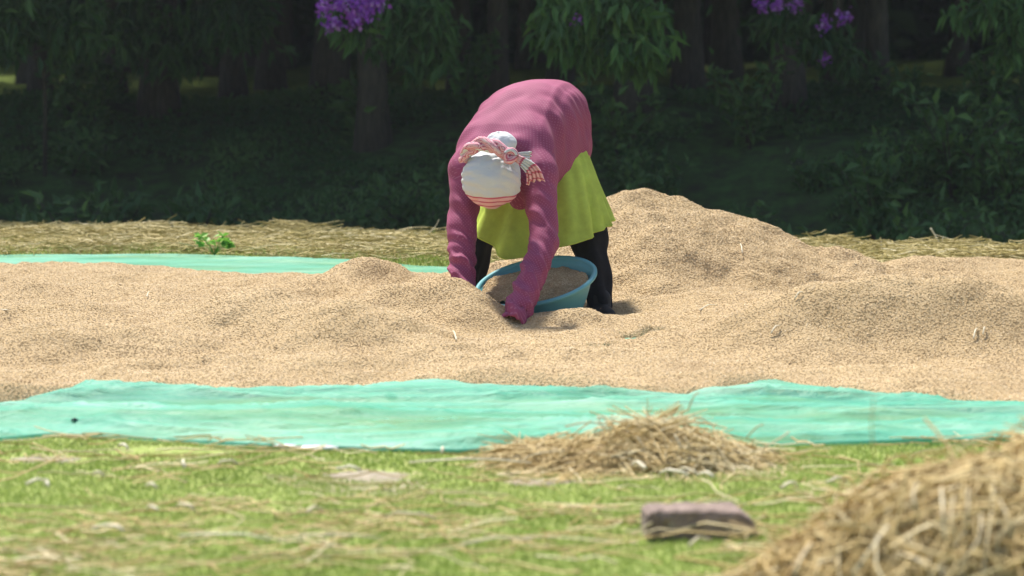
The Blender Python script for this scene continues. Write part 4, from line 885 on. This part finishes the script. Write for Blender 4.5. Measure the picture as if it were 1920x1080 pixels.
# ------------------------------------------------------------------ brick, scrap of white plastic
q = G(1316, 1014, 0.0); bm = bmesh.new(); Lb, Hb, Wb = .254, .066, .11
pr = [(-Lb / 2, 0), (Lb / 2, .004), (Lb / 2 - .004, .018), (Lb / 2 - .022, .046), (Lb / 2 - .045, Hb - .004), (-Lb / 2 + .006, Hb), (-Lb / 2, Hb - .01)]
nx = 26
Vb, Fb = [], []
g = np.random.default_rng(9)
def bprof(x, s):         # height at x
    return np.interp(x, [-Lb / 2, -Lb / 2 + .006, Lb / 2 - .045, Lb / 2 - .022, Lb / 2 - .004, Lb / 2], [Hb - .010, Hb, Hb - .004, .046, .018, .006])
xs_ = np.linspace(-Lb / 2, Lb / 2, nx); ring = []
nk = 12
for x in xs_:
    hh = float(bprof(x, 0)); pts = []
    for yv, zv in [(-Wb / 2, .0), (-Wb / 2, hh * .35), (-Wb / 2, hh * .75), (-Wb / 2 + .004, hh - .004), (-Wb / 2 + .012, hh), (-Wb / 6, hh), (Wb / 6, hh), (Wb / 2 - .012, hh), (Wb / 2 - .004, hh - .004), (Wb / 2, hh * .6), (Wb / 2, 0), (0, 0)]:
        pts.append((x, yv, max(0, zv)))
    ring.append(pts)
ring = np.array(ring); nz = np.stack([fbm(ring[..., 0] * 45, ring[..., 1] * 45, ring[..., 2] * 45, s=161 + k) for k in range(3)], -1) * .0028; ring[:, :] += nz
ring[..., 2] = np.maximum(ring[..., 2], 0)
ring[3, 1:4, 1] += .006; ring[4, 0:2, 1] += .012; ring[5, 0:2, 1] += .008
V = ring.transpose(1, 0, 2).reshape(-1, 3); F = grid_faces(nk, nx, True)
capL = len(V); V = np.vstack([V, ring[0].mean(0), ring[-1].mean(0)])
Fc = [[((k + 1) % nk) * nx, k * nx, capL, capL] for k in range(nk)] + [[k * nx + nx - 1, ((k + 1) % nk) * nx + nx - 1, capL + 1, capL + 1] for k in range(nk)]
bmv = bmesh.new(); vsl = [bmv.verts.new(v) for v in V]
for f in F: bmv.faces.new([vsl[i] for i in f])
for f in Fc: bmv.faces.new([vsl[i] for i in f[:3]])
bmesh.ops.recalc_face_normals(bmv, faces=bmv.faces); me = bpy.data.meshes.new('brick'); bmv.to_mesh(me); bmv.free(); me.materials.append(M['brick'])
br = link('brick', me, None, (q[0], q[1] + Wb / 2, .004)); br.rotation_euler = (0, R(-1.0), R(3)); tag(br, 'worn reddish brick with a broken slanting end lying on the grass', 'brick')
a_, b_ = G(520, 834, .0), G(640, 838, .0); n = 30; s = np.linspace(0, 1, n); xx = a_[0] + (b_[0] - a_[0]) * s; yy = near_y(xx)
V = np.stack([np.stack([xx, yy + o_ * (.3 + .7 * np.sin(s * 3.1)), np.full(n, z_) + .0012 * np.sin(s * 11 + o_ * 90)], -1) for o_, z_ in ((-.023, .010), (-.015, .017), (-.005, .018), (.03, .010))], 1).reshape(-1, 3)
o = link('plastic_scrap', mesh_np('plastic_scrap', V, grid_faces(n, 4), M['plastic'])); o.modifiers.new('thick', 'SOLIDIFY').thickness = .0015
tag(o, 'strip of white plastic peeping out from under the near hem of the net', 'plastic strip')
q = P(140, 798, 6.0); kx, ky = q[0], near_y(q[0]) + .12; V, F = tube([[-.010, 0, .003], [0, 0, .006], [.010, .002, .003]], [.003, .005, .003], 7)
tag(link('cord_knot', mesh_np('cord_knot', V, F, M['peg']), None, (kx, ky, float(net_z(np.array(kx), np.array(ky))))), 'tiny dark knot of cord lying on the net', 'knot')

# ------------------------------------------------------------------ thin haze volume round the whole scene, lifts the dark wood
bmh = bmesh.new(); bmesh.ops.create_cube(bmh, size=1.0); me = bpy.data.meshes.new('haze'); bmh.to_mesh(me); bmh.free()
hz = link('haze', me, None, (0, 140, 8.5)); hz.scale = (520, 560, 24); tag(hz, 'thin pale haze in the air over the field', 'haze', kind='stuff')
hm = bpy.data.materials.new('haze'); hm.use_nodes = True; hn_ = hm.node_tree; hn_.nodes.remove(hn_.nodes['Principled BSDF'])
pv = hn_.nodes.new('ShaderNodeVolumePrincipled'); pv.inputs['Color'].default_value = (.85, .92, 1, 1); pv.inputs['Density'].default_value = .0007; pv.inputs['Anisotropy'].default_value = .3
hn_.links.new(pv.outputs[0], hn_.nodes['Material Output'].inputs['Volume']); me.materials.append(hm)
